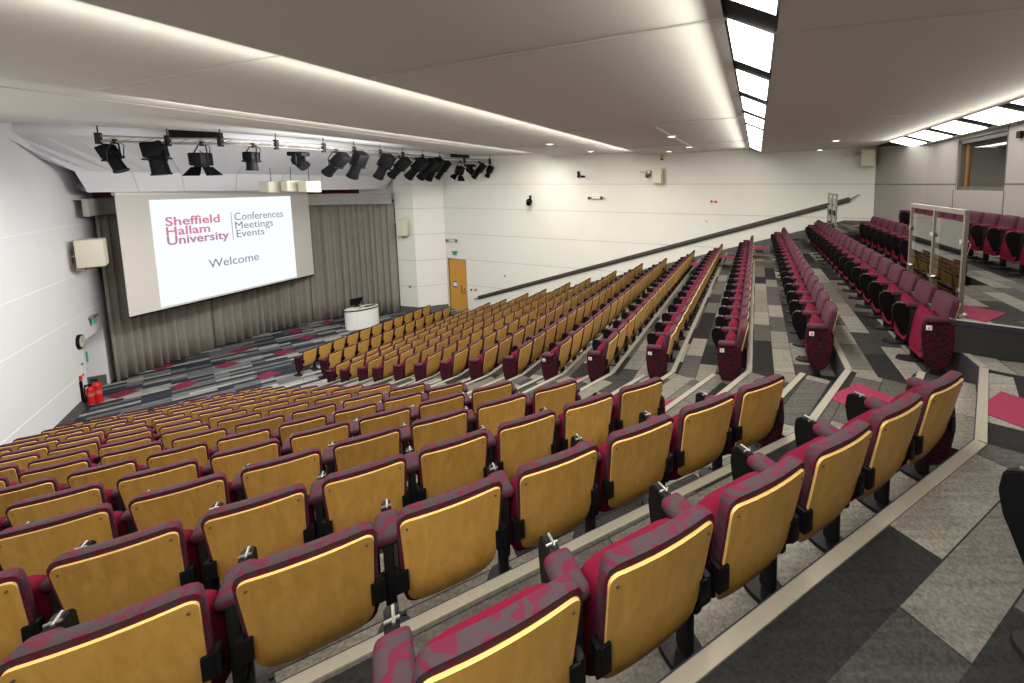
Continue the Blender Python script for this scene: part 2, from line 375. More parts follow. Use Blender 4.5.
for zz in (1.38, 2.66, 3.93, 5.2, 6.37):
    for s0, s1 in (((tA-1, tD0-.1), (tD1, tB)) if zz < 2 else ((tA-1, tB),)):
        slab(bm, RW(s0, .004), RW(s1, .004), zz-.012, zz+.012, .01)
struct('trim_%d' % tn, bm, M['groove']); tn += 1
bm = bmesh.new()   # stepped dark skirting that follows the tiers along the right wall
for k in range(-2, 14):
    t0 = rwt(B[k][3]); t1 = rwt(B[k-1][3]); z = tz(k)
    s = .5
    if t1 > tB: t1 = tB
    a0, a1 = RW(t0-.05, .02), RW(t1-.05, .02)
    vs = [bm.verts.new((*a0, z-.2)), bm.verts.new((*a1, z-.2)), bm.verts.new((*a1, z+.10+(RI if k > -2 else 0))), bm.verts.new((*a0, z+.10))]
    bm.faces.new(vs)
struct('baseboard_right', bm, M['skirt'])
# rear corner walls
CB = Vector((7.28, 11.84)); CA = RW(tB)
bm = bmesh.new(); slab(bm, CA, CB, 0, ZT, .25, 0, 1)
struct('wall_rear_corner', bm, M['panel'])
wc = CB.dot(nR); tc = CB.dot(uR)
def WC(t, off=0): q = uR*t+nR*(wc-off); return q
def onC(x, y): return onp(x, y, nR, wc)
ty = lambda x, y: Vector(onC(x, y)[:2]).dot(uR)
wt0, wt1 = ty(956.5, 165), ty(1006, 165); wz0 = (onC(956, 190).z+onC(1005, 191).z)/2; wz1 = 7.36
bm = bmesh.new()
slab(bm, WC(tc+.1), WC(wt0), 4, ZT, .14, 0, 1); slab(bm, WC(wt0), WC(wt1), 4, wz0, .14, 0, 1); slab(bm, WC(wt0), WC(wt1), wz1, ZT, .14, 0, 1); slab(bm, WC(wt1), WC(-4), 4, ZT, .14, 0, 1)
struct('wall_rear', bm, M['panel'])
bm = bmesh.new()
zj = 6.36
for t0, t1 in ((tc, wt0), (wt1, -3.5)):
    prism(bm, [WC(t0, .006), WC(t1, .006), WC(t1, -.01), WC(t0, -.01)], zj-.014, zj+.014)
for x in (954, 1005):
    t = ty(x, 180); prism(bm, [WC(t+.014, .006), WC(t-.014, .006), WC(t-.014, -.01), WC(t+.014, -.01)], 4.6, wz0)
prism(bm, [WC(wt1-.014, .006), WC(wt1+.014, .006), WC(wt1+.014, -.01), WC(wt1-.014, -.01)], zj, 7.5)
j = CB-(CB-CA).normalized()*0
prism(bm, [CA+Vector((-.008, 0)), CB+Vector((-.008, 0)), CB+Vector((.01, 0)), CA+Vector((.01, 0))], zj-.014, zj+.014)
struct('trim_%d' % tn, bm, M['groove2']); tn += 1
# booth window
bm = bmesh.new()
for t0, t1, z0, z1 in ((wt0, wt0-.09, wz0, wz1), (wt1+.09, wt1, wz0, wz1), (wt0, wt1, wz0, wz0+.07), (wt0, wt1, wz1-.09, wz1)):
    prism(bm, [WC(t0, -.04), WC(t1, -.04), WC(t1, -.2), WC(t0, -.2)], z0, z1)

wf = struct('window_1', bm, mat('grey window frame', (.10, .095, .085), .4))
bm = bmesh.new(); prism(bm, [WC(wt0, -.15), WC(wt1, -.15), WC(wt1, -.16), WC(wt0, -.16)], wz0+.05, wz1-.07)
g = build('window_glass', bm, M['glass'], wf)
bm = bmesh.new(); 
prism(bm, [WC(wt0-.16, -.12), WC(wt0-.24, -.12), WC(wt0-.24, -.19), WC(wt0-.16, -.19)], wz0+.07, wz1-.09)
build('mullion', bm, mat('oak mullion', (.25, .11, .03), .5), wf)
bm = bmesh.new()   # booth room behind the window
q = [WC(wt0+1.0, -.36), WC(wt1-1.0, -.36), WC(wt1-1.0, -2.6), WC(wt0+1.0, -2.6)]
quad(bm, (*q[1], 5), (*q[2], 5), (*q[2], ZT), (*q[1], ZT)); quad(bm, (*q[2], 5), (*q[3], 5), (*q[3], ZT), (*q[2], ZT)); quad(bm, (*q[3], 5), (*q[0], 5), (*q[0], ZT), (*q[3], ZT))
quad(bm, *[(*p, 5) for p in q]); quad(bm, *[(*p, ZT-.01) for p in q])
struct('wall_booth', bm, M['boothwall'])
l_ = WC((wt0+wt1)/2, -1.4); area('booth_light', (l_.x, l_.y, 8.0), (0, 0, 0), 1, 1, 14, (1, .97, .9))
pl = onp(1005, 149, nR, wc+.8)
bm = bmesh.new(); box(bm, (0, 0, 0), (.4, .45, .2), 0, bev=.02); cyl(bm, (-.2, .05, 0), (-.26, .05, 0), .07, mi=0, seg=20); cyl(bm, (-.261, .05, 0), (-.265, .05, 0), .06, mi=1, seg=20); cyl(bm, (0, 0, .1), (0, 0, .2), .02)
o = build('projector', bm, [M['black'], M['projlens']], loc=(pl.x, pl.y, pl.z), smooth=True); o.rotation_euler = (0, 0, -thR)
tag(o, 'projector with glowing lens behind the control booth window', 'projector')
bm = bmesh.new()
p0 = LP(-12, 4.3); p1 = LP(9, 4.3); slab(bm, p0, p1, 3, ZT, .2, 0, -1)
struct('wall_back', bm, M['panel'])

# stage back wall, curtain, pelmet
path = [Vector(p) for p in ((-17.56, 13.32), (-17.58, 14.1), (-17.5, 15.0), (-17.3, 16.4), (-16.95, 17.8), (-16.3, 19.2), (-15.4, 20.2), (-14.2, 20.75), (-12.9, 20.9))]
def catmull(P, n=10):
    P = [P[0]*2-P[1]]+P+[P[-1]*2-P[-2]]; out = []
    for i in range(1, len(P)-2):
        for j in range(n):
            t = j/n; out.append(.5*((2*P[i])+(P[i+1]-P[i-1])*t+(2*P[i-1]-5*P[i]+4*P[i+1]-P[i+2])*t*t+(3*P[i]-P[i-1]-3*P[i+1]+P[i+2])*t**3))
    return out+[P[-2]]
def resample(P, step):
    out = [P[0].copy()]; acc = 0
    for a, b in zip(P, P[1:]):
        d = (b-a).length; s = step-acc
        while s <= d: out.append(a+(b-a)*(s/d)); s += step
        acc = (acc+d) % step
    return out
def offs(P, d):
    out = []
    for i, p in enumerate(P):
        a = P[max(0, i-1)]; b = P[min(len(P)-1, i+1)]; t = (b-a).normalized(); out.append(p+Vector((t.y, -t.x))*d)  # right side = into the room
    return out
cpth = resample(catmull(path), .026)
bm = bmesh.new()
for half, (s0, s1) in enumerate(((0, .33), (.33, .66), (.66, 1))):
    pass
N = len(cpth); rows = []
ph = 0; rr = random.Random(3); prof = []
for i in range(N):
    ph += .50+.16*math.sin(i*.043)+.10*rr.random()
    prof.append((math.sin(ph)*.075+math.sin(ph*.41+1)*.035))
cur = [0, int(N*.30), int(N*.64), N-1]
def curtain_leg(i0, i1, lab):
    bm = bmesh.new(); rows = []
    for zi, z in enumerate((.03, .9, 2.2, 3.6, 4.8, 5.55)):
        amp = 1.0-.25*zi/5; r = []
        for i in range(i0, i1+1):
            a = cpth[max(0, i-1)]; b = cpth[min(N-1, i+1)]; t = (b-a).normalized(); n = Vector((t.y, -t.x))
            q = cpth[i]+n*prof[i]*amp; r.append(bm.verts.new((q.x, q.y, z)))
        rows.append(r)
    for a, b in zip(rows, rows[1:]):
        for i in range(len(a)-1): bm.faces.new((a[i], a[i+1], b[i+1], b[i]))
    o = build('stage_curtain', bm, M['curtain'], smooth=True)
    for p in o.data.polygons: p.use_smooth = True
    so = o.modifiers.new('thick', 'SOLIDIFY'); so.thickness = .012
    tag(o, lab, 'curtain', 'grey curtains behind the stage')
curtain_leg(0, cur[1], 'grey pleated curtain hanging left, beside the white side wall')
curtain_leg(cur[1]+1, cur[2], 'grey pleated curtain hanging in the middle, behind the projection screen')
curtain_leg(cur[2]+1, cur[3], 'grey pleated curtain hanging right, between the screen and the white pillar')
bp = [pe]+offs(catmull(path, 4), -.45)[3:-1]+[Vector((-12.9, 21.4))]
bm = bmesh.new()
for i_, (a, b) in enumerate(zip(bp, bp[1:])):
    quad(bm, (*a, 0), (*b, 0), (*b, 5.6), (*a, 5.6), 1); quad(bm, (*a, 5.6), (*b, 5.6), (*b, ZT), (*a, ZT), 2 if i_ > len(bp)-7 else 0)  # part below the pelmet coloured black for the shadow behind the curtains
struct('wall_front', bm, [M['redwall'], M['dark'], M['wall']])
pp = [p for p in catmull([Vector((-16.95, 12.45))]+path, 4)]
fo = offs(pp, .28); ba = offs(pp, .16)
def pelmet(i0, i1, lab):
    bm = bmesh.new(); z0, z1 = 5.42, 5.93; ring = []
    for i in range(i0, i1+1): ring.append([bm.verts.new((*p, z)) for p, z in ((fo[i], z0), (fo[i], z1), (ba[i]-(fo[i]-ba[i])*2.5, z1), (ba[i]-(fo[i]-ba[i])*2.5, z1-.03), (ba[i], z1-.03), (ba[i], z0))])
    for a, b in zip(ring, ring[1:]):
        for j in range(6): bm.faces.new((a[j], b[j], b[(j+1) % 6], a[(j+1) % 6]))
    bm.faces.new(ring[0]); bm.faces.new(ring[-1][::-1])
    tag(build('curtain_pelmet', bm, M['pelmet']), lab, 'pelmet', 'curtain pelmets')
pelmet(0, 12, 'grey cloth pelmet above the left curtain')
pelmet(13, len(pp)-1, 'grey cloth pelmet above the right curtain')
# white pillar
bm = bmesh.new(); P4 = [Vector(p) for p in ((-12.93, 21.0), (-11.88, 20.73), (-10.72, 21.35), (-10.72, 23), (-12.9, 23))]
prism(bm, P4, 0, ZT); struct('wall_pillar', bm, M['wall'])
bm = bmesh.new()
for a, b in ((P4[0], P4[1]), (P4[1], P4[2])):
    for zz in (1.38, 2.66, 3.93, 5.2, 6.37): slab(bm, a, b, zz-.012, zz+.012, .006, 0, -1)
struct('trim_%d' % tn, bm, M['groove']); tn += 1
bm = bmesh.new()
for a, b in ((P4[0], P4[1]), (P4[1], P4[2])): slab(bm, a, b, 0, .34, .02, 0, -1)
struct('baseboard_pillar', bm, M['skirt'])

# door in the right wall
bm = bmesh.new(); t0, t1 = tD0, tD1
prism(bm, [RW(t0, -.02), RW(t0+.06, -.02), RW(t0+.06, -.22), RW(t0, -.22)], 0, 2.66); prism(bm, [RW(t1-.03, -.02), RW(t1, -.02), RW(t1, -.22), RW(t1-.03, -.22)], 0, 2.66); prism(bm, [RW(t0, -.02), RW(t1, -.02), RW(t1, -.22), RW(t0, -.22)], 2.63, 2.66)
do = struct('door_1', bm, M['skirt'])
bm = bmesh.new(); tm = t0+.06+(t1-t0-.09)*.76
prism(bm, [RW(t0+.065, -.05), RW(tm-.006, -.05), RW(tm-.006, -.1), RW(t0+.065, -.1)], .02, 2.6)
build('door_leaf', bm, M['doorwood'], do)
bm = bmesh.new(); prism(bm, [RW(tm+.006, -.05), RW(t1-.035, -.05), RW(t1-.035, -.1), RW(tm+.006, -.1)], .02, 2.6)
build('door_leaf', bm, M['doorwood'], do)
bm = bmesh.new()
prism(bm, [RW(tm-.1, -.02), RW(tm-.04, -.02), RW(tm-.04, -.05), RW(tm-.1, -.05)], .9, 1.35); prism(bm, [RW(tm+.07, -.02), RW(tm+.12, -.02), RW(tm+.12, -.05), RW(tm+.07, -.05)], .9, 1.2)
build('door_handle', bm, M['chrome'], do)
bm = bmesh.new(); prism(bm, [RW(t0+.3, -.042), RW(t0+.52, -.042), RW(t0+.52, -.05), RW(t0+.3, -.05)], 1.25, 1.42, 0); prism(bm, [RW(t0+.3, -.042), RW(t0+.52, -.042), RW(t0+.52, -.05), RW(t0+.3, -.05)], 1.42, 1.5, 1); prism(bm, [RW(t0+.3, -.042), RW(t0+.52, -.042), RW(t0+.52, -.05), RW(t0+.3, -.05)], 1.16, 1.24, 2)
build('door_notice', bm, [M['white'], M['bluesign'], M['bluesign']], do)
# door in the left passage
bm = bmesh.new(); a = pn+out*.9; b = pf+out*.9; d = (b-a).normalized()
prism(bm, [r2-out*.02+lu*0-lu*.02, r2-out*1.0-lu*.02, r2-out*1.0-lu*.06, r2-out*.02-lu*.06], .02, 1.95)
door2 = struct('door_2', bm, M['white'])

# ------------------------------------------------------------------ ceiling
bm = bmesh.new()
def tw(w, z=0): return wallR_t(w)+.3
T0 = -6.0
prof = [(6.0, 7.44), (4.4, 7.44), None, (3.75, 7.60), (.12, 7.49), None, (-.28, 7.64), (-4.3, 7.53), None, (-4.5, 7.64), (-8.7, 7.60), None, (-8.9, 7.72)]
pts = [p for p in prof]
prev = None; lum = []
for a, b in zip(pts, pts[1:]+[None]):
    if a is None: continue
    if b is None: continue
    quad(bm, RP(T0, a[0], a[1]), RP(tw(a[0]), a[0], a[1]), RP(tw(b[0]), b[0], b[1]), RP(T0, b[0], b[1]), 0)
segs = [((4.4, 7.44), (3.75, 7.60)), ((.12, 7.49), (-.28, 7.64)), ((-4.3, 7.53), (-4.5, 7.64)), ((-8.7, 7.60), (-8.9, 7.72))]
for (a, b) in segs:    # dark backing behind the light panels
    quad(bm, RP(T0, a[0], a[1]+.03), RP(tw(a[0]), a[0], a[1]+.03), RP(tw(b[0]), b[0], b[1]+.03), RP(T0, b[0], b[1]+.03), 1)
edge_px = ((77.6, 128.5), (170, 131), (240, 134), (280, 139), (317, 141), (380, 148), (430, 152.5), (458, 155))
edge = catmull([Vector(p) for p in ((-15.9, 9.0), (-13.5, 10.0), (-11.3, 11.5), (-10.4, 13.4), (-9.95, 15.6), (-9.4, 18.0), (-8.8, 20.5), (-8.5, 21.8))], 5)
last = [RP(tw(-8.9), -8.9).to_2d(), RP(T0, -8.9).to_2d()]
poly = [RP(T0, -8.9).to_2d(), Vector((-18, 2.0)), Vector((-17, 8.4))]+edge+[RP(tw(-8.9), -8.9).to_2d()]
f = bm.faces.new([bm.verts.new((p.x, p.y, 7.70)) for p in poly]); bmesh.ops.triangulate(bm, faces=[f])
for a, b in zip(edge, edge[1:]): quad(bm, (*a, 7.70), (*b, 7.70), (*b, 8.1), (*a, 8.1), 0)
struct('ceiling', bm, [M['ceil'], M['dark']])
# upper recess lid and stage soffit
bm = bmesh.new()
eo = [Vector(p) for p in edge]
cen = Vector((-15.5, 17.0)); P4a = [Vector((-12.93, 21.0)), Vector((-11.88, 20.73)), Vector((-10.72, 21.35))]
lid = [p+(cen-p).normalized()*1.0 if (cen-p).length > 1.6 else p for p in eo]
for i in range(len(eo)-1): quad(bm, (*eo[i], 8.1), (*eo[i+1], 8.1), (*lid[i+1], 8.1), (*lid[i], 8.1), 0)
for i in range(len(eo)-1): quad(bm, (*lid[i], 8.1), (*lid[i+1], 8.1), (*lid[i+1], 7.55), (*lid[i], 7.55), 0)
def rs(P, n):
    P = [Vector(p) for p in P]; L = [0]
    for a, b in zip(P, P[1:]): L.append(L[-1]+(b-a).length)
    out = []
    for i in range(n):
        s = L[-1]*i/(n-1); k = max(j for j in range(len(L)) if L[j] <= s+1e-9); k = min(k, len(P)-2)
        out.append(P[k].lerp(P[k+1], min(1, (s-L[k])/max(1e-9, L[k+1]-L[k]))))
    return out
n = 28
F0, F1 = Vector((-16.1, 11.95, 6.71)), Vector((-12.9, 21.0, 6.74))
G0, G1 = Vector((-16.35, 12.35, 6.13)), Vector((-13.35, 21.0, 6.13))
A = rs([Vector((*p, 7.6)) for p in lid], n); Fd = rs([F0, F1], n); Bt = rs([G0, G1], n); Fd2 = Fd
def loft(P, Q, mi=0):
    for i in range(len(P)-1): quad(bm, P[i], P[i+1], Q[i+1], Q[i], mi)
loft(A, Fd); loft(Fd, Bt); loft(Bt, [p+Vector((-1.2, .4, .3)) for p in Bt])
W0, W1, W2 = onL(8, 138.5), onL(60, 160), onL(94, 184)
quad(bm, A[0], F0, W1, W0); quad(bm, F0, G0, W2, W1); quad(bm, G0, W2, W2+Vector((-.6, .6, 0)), G0+Vector((-1.2, .4, .3)))
quad(bm, A[0], W0, W0+Vector((0, -1.6, .35)), Vector((*edge[0], 7.7)))
X0 = Vector((*onW(500, 160).to_2d(), 7.52))
quad(bm, A[-1], F1, Vector((*P4a[2], 7.1)), X0); quad(bm, A[-1], X0, X0+Vector((1.5, .2, .2)), A[-1]+Vector((1.2, .2, .1)))
quad(bm, F1, Vector((-11.88, 20.73, 6.95)), Vector((*P4a[2], 7.1)), Vector((-12, 22, 7)))
struct('ceiling_stage', bm, M['soffit'])
bm = bmesh.new()
def sline(bm, p, q, r=.008): cyl(bm, p, q, r, seg=6)
for i in (3, 6, 10, 14, 18, 22):
    sline(bm, A[i], Fd[i]); sline(bm, Fd[i], Bt[i])
for x0, y0, x1, y1 in ((655.5, 127, 703, 153),): 
    a = onz(x0, y0, 7.56); b = onz(x1, y1, 7.52); sline(bm, a, b, .012)
for t0 in (3.5, 8.5, 13.0):
    for (wa, za), (wb, zb) in (((3.7, 7.6), (.1, 7.5)), ((-.25, 7.63), (-4.25, 7.53)), ((-4.5, 7.64), (-8.7, 7.6))):
        sline(bm, RP(t0, wa, za-.003), RP(t0+(.6 if wa < 0 else 0), wb, zb-.003), .01)
for w in (-10.2, ): sline(bm, RP(3, w, 7.695), RP(14, w, 7.695), .01)
struct('trim_%d' % tn, bm, M['groove']); tn += 1
bm = bmesh.new()
# bounding roof so no daylight enters
prism(bm, [(-24, -8), (12, -8), (12, 26), (-24, 26)], 8.4, 8.5)
struct('ceiling_roof', bm, M['dark'])
# luminous panels
li = 0
for si, (a, b) in enumerate(segs):
    t = -2.6
    while t < tw(a[0])-1.6:
        bm = bmesh.new(); t1 = t+1.12
        pa, pb, pc, pd = RP(t, a[0]-.02, a[1]+.01), RP(t1, a[0]-.02, a[1]+.01), RP(t1, b[0]+.02, b[1]+.01), RP(t, b[0]+.02, b[1]+.01)
        up = Vector((0, 0, .015))
        vs = [bm.verts.new(p) for p in (pa, pb, pc, pd)]; vt = [bm.verts.new(p+up) for p in (pa, pb, pc, pd)]
        bm.faces.new(vs); bm.faces.new(vt[::-1])
        for i in range(4): bm.faces.new((vs[i], vs[(i+1) % 4], vt[(i+1) % 4], vt[i]))
        if t > (2 if si != 0 else 3):
            o = build('ceiling_light', bm, M['lamp'])
            where = ('in the trough along the rear wall', 'in the slot above the right block aisle', 'in the middle ceiling slot', 'in the ceiling slot nearest the stage')[si]
            tag(o, 'white light panel recessed %s' % where, 'ceiling light', 'light panels '+where)
        else: bm.free()
        t += 1.55
# downlights
for x, y, z in ((671.5, 136.4, 7.55), (689, 147, 7.55), (669, 151.3, 7.55), (486.6, 131, 7.7), (549.4, 144.2, 7.6), (590.5, 151.5, 7.58), (836, 140.6, 7.56), (819.9, 149.8, 7.55)):
    p = onz(x, y, z-.02); bm = bmesh.new()
    cyl(bm, (0, 0, -.012), (0, 0, .02), .12, seg=20, mi=0); cyl(bm, (0, 0, -.014), (0, 0, -.012), .085, seg=20, mi=1)
    o = build('downlight', bm, [M['white'], M['dl']], loc=p); tag(o, 'small round downlight set in the ceiling board', 'ceiling light', 'round ceiling downlights')
for nm, pxs, dz in (('ceiling_vent', ((163, 134), (219, 136), (219, 142), (163, 141)), 0), ('ceiling_vent', ((458, 156), (475, 157), (475, 162), (458, 161)), 0)):
    P_ = [onz(x, y, 7.62) for x, y in pxs]; c = (P_[0]+P_[1])/2; bm = bmesh.new()
    i = min(range(len(lid)-1), key=lambda i: ((lid[i]+lid[i+1])/2-c.to_2d()).length)
    a, b = P_[0].to_2d(), P_[1].to_2d(); a = a+(cen-a).normalized()*.25; b = b+(cen-b).normalized()*.25
    slab(bm, a, b, 7.56, 7.72+.05, .1)
    for k in range(6): slab(bm, a-(cen-a).normalized()*.02, b-(cen-b).normalized()*.02, 7.58+k*.03, 7.59+k*.03, .02)
    o = build(nm, bm, M['dark']); tag(o, 'black slotted vent above the lighting bar, %s' % ('left, over the screen' if pxs[0][0] < 300 else 'right, near the white pillar'), 'vent')

# ------------------------------------------------------------------ screen
sA = Vector((-16.28, 13.04)); sB = Vector((-15.70, 19.38)); sd_ = (sB-sA).normalized(); sn = Vector((sd_.y, -sd_.x)); sD = sn.dot(sA)
def onS(x, y): return onp(x, y, sn, sD)
def su(p): return (Vector(p[:2])-sA).dot(sd_)
u0 = su(onS(121.5, 250)); u1 = su(onS(311, 235)); zt = 6.08; zb = (onS(130.5, 313.6).z+onS(314.8, 276.1).z)/2
print('screen', u0, u1, onS(113, 192.4).z, onS(307, 193.7).z, onS(130.5, 313.6).z, onS(314.8, 276.1).z)
def SP(u, z, o=0): q = sA+sd_*u+sn*o; return Vector((q.x, q.y, z))
scr = empty('projection_screen', SP((u0+u1)/2, zb)); inv = Matrix.Translation(-scr.location)
def sbuild(name, bm, m, parent=scr):
    bm.transform(inv); return build(name, bm, m, parent)
bm = bmesh.new()
def sbox(bm, ua, ub, za, zb_, o0, o1, mi=0):
    prism(bm, [SP(ua, 0, o0), SP(ub, 0, o0), SP(ub, 0, o1), SP(ua, 0, o1)], za, zb_, mi)
sbox(bm, u0, u1, zb, zt, -.02, 0); sbuild('screen_cloth', bm, M['screen'])
bm = bmesh.new(); sbox(bm, u0, u1, zb-.05, zb, -.04, .02); sbuild('bottom_bar', bm, M['black'])
bm = bmesh.new(); cyl(bm, SP(u0, zt, -.05), SP(u1, zt, -.05), .07, seg=16); sbuild('roller_tube', bm, M['white'])
v0 = su(onS(154.5, 250)); v1 = su(onS(293.3, 235)); zs1 = (onS(147.1, 199.7).z+onS(288.9, 196.4).z)/2; zs0 = (onS(161.7, 305.9).z+onS(297.8, 277.7).z)/2
print('slide', v0, v1, onS(147.1, 199.7).z, onS(288.9, 196.4).z, onS(161.7, 305.9).z, onS(297.8, 277.7).z)
bm = bmesh.new(); sbox(bm, v0, v1, zs0, zs1, .001, .006); slide = sbuild('projected_slide', bm, M['slide'])
def text(s, p0, p1, cap_px, m, bold=.012):
    a = onS(*p0); b = onS(*p1); ua, ub = su(a), su(b); z = (a.z+b.z)/2
    cu = bpy.data.curves.new('t', 'FONT'); cu.body = s; cu.offset = bold; cu.extrude = .004; cu.size = 1; cu.resolution_u = 3
    o = bpy.data.objects.new('t', cu); C.objects.link(o); dg = bpy.context.evaluated_depsgraph_get(); dg.update()
    me = bpy.data.meshes.new_from_object(o.evaluated_get(dg)); bpy.data.objects.remove(o)
    xs = [v.co.x for v in me.vertices]; w = max(xs)-min(xs); x0 = min(xs)
    depth = (a.y+b.y)/2; hz = cap_px*depth/F
    sx = (ub-ua)/w; sy = hz/.70
    # short slab serifs on the feet of upright strokes
    for v in me.vertices:
        q = SP(ua+(v.co.x-x0)*sx, z+v.co.y*sy, .0095+v.co.z*.5); v.co = q-scr.location
    me.materials.append(m); ob = bpy.data.objects.new('slide_lettering', me); C.objects.link(ob); ob.parent = scr
    ob['label'] = 'slide lettering reading %s' % s
text('Sheffield', (165.4, 226.0), (219.8, 222), 8.3, M['pink'], .018)
text('Hallam', (166.3, 235.2), (210.2, 232.2), 8.3, M['pink'], .018)
text('University', (167.3, 244.3), (229.2, 239.0), 8.3, M['pink2'], .018)
text('Conferences', (234.4, 220.0), (282.9, 217), 7.2, M['grayt'], 0)
text('Meetings', (235.4, 228.6), (273, 226), 7.2, M['grayt'], 0)
text('Events', (236.7, 237.0), (264.3, 234.4), 7.2, M['grayt'], 0)
text('Welcome', (208.8, 266.8), (259, 261), 8.3, M['grayt'], 0)
bm = bmesh.new(); ud = su(onS(231.8, 225)); sbox(bm, ud-.008, ud+.008, onS(231.8, 240).z, onS(231.8, 212).z, .006, .012); sbuild('slide_divider', bm, M['grayt'])
tag(scr, 'large hanging projection screen showing the Sheffield Hallam University welcome slide', 'projection screen')

# ------------------------------------------------------------------ chairs
def pad(bm, W, Hh, T, nx=10, nz=10, bow=0, top_r=.06, bulge=.02, mi=0, y0=0, taper=0):
    """upholstered pad in the xz plane, back at y0, thickness T toward +y, rounded outline"""
    def outline(u, v):
        # u,v in -1..1 ; superellipse squash at the corners
        k = top_r
        x = u*W/2; z = v*Hh/2
        # corner rounding: pull in
        cx_, cz_ = W/2-k, Hh/2-k
        if abs(x) > cx_ and abs(z) > cz_:
            dx, dz = abs(x)-cx_, abs(z)-cz_
            m = max(dx, dz); L = math.hypot(dx, dz)
            if L > 1e-9: s = m/L; dx *= s; dz *= s
            x = math.copysign(cx_+dx, x); z = math.copysign(cz_+dz, z)
        return x*(1-taper*(1-v)/2), z
    fr_, bk = [], []
    us = [-1, -.94, -.8]+[-.8+1.6*i/(nx-4) for i in range(1, nx-4)]+[.8, .94, 1]
    vs_ = [-1, -.94, -.8]+[-.8+1.6*i/(nz-4) for i in range(1, nz-4)]+[.8, .94, 1]
    for v in vs_:
        rf, rb = [], []
        for u in us:
            x, z = outline(u, v); e = max(abs(u), abs(v)); b_ = bow*(1-(u*u))
            edge_ = 1 if e < .8 else max(0, 1-((e-.8)/.2)**2)**.5
            y = y0+T*(.25+.75*edge_)+bulge*(1-u*u)*(1-v*v)
            rf.append(bm.verts.new((x, y-b_, z))); rb.append(bm.verts.new((x, y0-b_, z)))
        fr_.append(rf); bk.append(rb)
    nU, nV = len(us), len(vs_)
    for j in range(nV-1):
        for i in range(nU-1):
            bm.faces.new((fr_[j][i], fr_[j][i+1], fr_[j+1][i+1], fr_[j+1][i])).material_index = mi
            bm.faces.new((bk[j][i+1], bk[j][i], bk[j+1][i], bk[j+1][i+1])).material_index = mi
    ring = [(0, i) for i in range(nU)]+[(j, nU-1) for j in range(1, nV)]+[(nV-1, i) for i in range(nU-2, -1, -1)]+[(j, 0) for j in range(nV-2, 0, -1)]
    for (j, i), (j2, i2) in zip(ring, ring[1:]+ring[:1]):
        bm.faces.new((bk[j][i], bk[j2][i2], fr_[j2][i2], fr_[j][i])).material_index = mi
REC = math.radians(12)
def recl(bm, y, z, ang=REC):
    """tilt the top backwards (towards -y) and move to (0,y,z)"""
    bm.transform(Matrix.Translation((0, y, z))@Matrix.Rotation(ang, 4, 'X'))
def m_back_panel():
    bm = bmesh.new(); W, Hh, n = .435, .54, 12
    # outline: small radius on top, large radius at the bottom
    out_ = []
    rt, rb_ = .035, .10
    def arc(cx, cz, r, a0, a1, k=5): return [(cx+r*math.cos(a0+(a1-a0)*i/k), cz+r*math.sin(a0+(a1-a0)*i/k)) for i in range(k+1)]
    wt, wb = W/2, W/2-.022
    right = [(t[0], t[1]) for t in arc(wb-rb_, -Hh/2+rb_*.62, rb_, -pi/2, 0)]
    right = [(x, -Hh/2+(z+Hh/2-rb_*.62+rb_)*.62) if z < -Hh/2+rb_*.62+1e-6 else (x, z) for x, z in right]
    ys = []
    rows = []
    # use horizontal slices with half-widths
    zs = [-.29, -.285, -.275, -.255, -.23, -.19, -.12, 0, .1, .17, .2, .215, .23, .24, .247, .25]
    def hw(z):
        base = W/2-.022*(.25-z)/.5
        if z < -.19: k = (z+.19)/-.10; base -= .09*(1-math.sqrt(max(0, 1-k*k)))
        if z > .215: k = (z-.215)/.035; base -= .035*(1-math.sqrt(max(0, 1-k*k)))
        return base
    cols = [-1, -.9, -.6, -.3, 0, .3, .6, .9, 1]
    for s, yo in ((0, 0), (1, .013)):
        g = []
        for z in zs:
            h = hw(z); r = []
            for c in cols:
                x = c*h; r.append(bm.verts.new((x, yo-.016*(1-(x/(W/2))**2)+(.0 if z > -.1 else .035*((-.1-z)/.19)**2), z)))
            g.append(r)
        rows.append(g)
    A_, B_ = rows; J, I = len(zs), len(cols)
    for j in range(J-1):
        for i in range(I-1):
            bm.faces.new((A_[j][i+1], A_[j][i], A_[j+1][i], A_[j+1][i+1])).material_index = 0
            bm.faces.new((B_[j][i], B_[j][i+1], B_[j+1][i+1], B_[j+1][i])).material_index = 0
    ring = [(0, i) for i in range(I)]+[(j, I-1) for j in range(1, J)]+[(J-1, i) for i in range(I-2, -1, -1)]+[(j, 0) for j in range(J-2, 0, -1)]
    for (j, i), (j2, i2) in zip(ring, ring[1:]+ring[:1]): bm.faces.new((A_[j][i], A_[j2][i2], B_[j2][i2], B_[j][i])).material_index = 1
    for x in (-.19, .19): cyl(bm, (x, -.009, .21), (x, -.0025, .21), .005, seg=8, mi=2)
    recl(bm, -.045, .545); return bm
def m_backrest():
    bm = bmesh.new(); pad(bm, .462, .475, .078, 12, 12, bow=.016, top_r=.06, bulge=.015, taper=.06); recl(bm, -.053, .592)
    for v in bm.verts: v.co.y += .012
    return bm
def m_seat():
    bm = bmesh.new(); pad(bm, .455, .49, .10, 10, 10, top_r=.10, bulge=.03); bm.transform(Matrix.Rotation(pi, 4, 'Z'))
    bm.transform(Matrix.Translation((0, .18, .420))@Matrix.Rotation(math.radians(9), 4, 'X')); return bm
def m_shell():
    bm = bmesh.new(); pad(bm, .43, .40, .014, 10, 10, top_r=.11, bulge=.014, taper=.12)
    bm.transform(Matrix.Translation((0, .182, .420))@Matrix.Rotation(math.radians(9), 4, 'X')); return bm
def m_armrest(x=-PITCH/2):
    bm = bmesh.new(); box(bm, (x, .143, .625), (.105, .215, .058), 0, bev=.027, seg=3)
    return bm
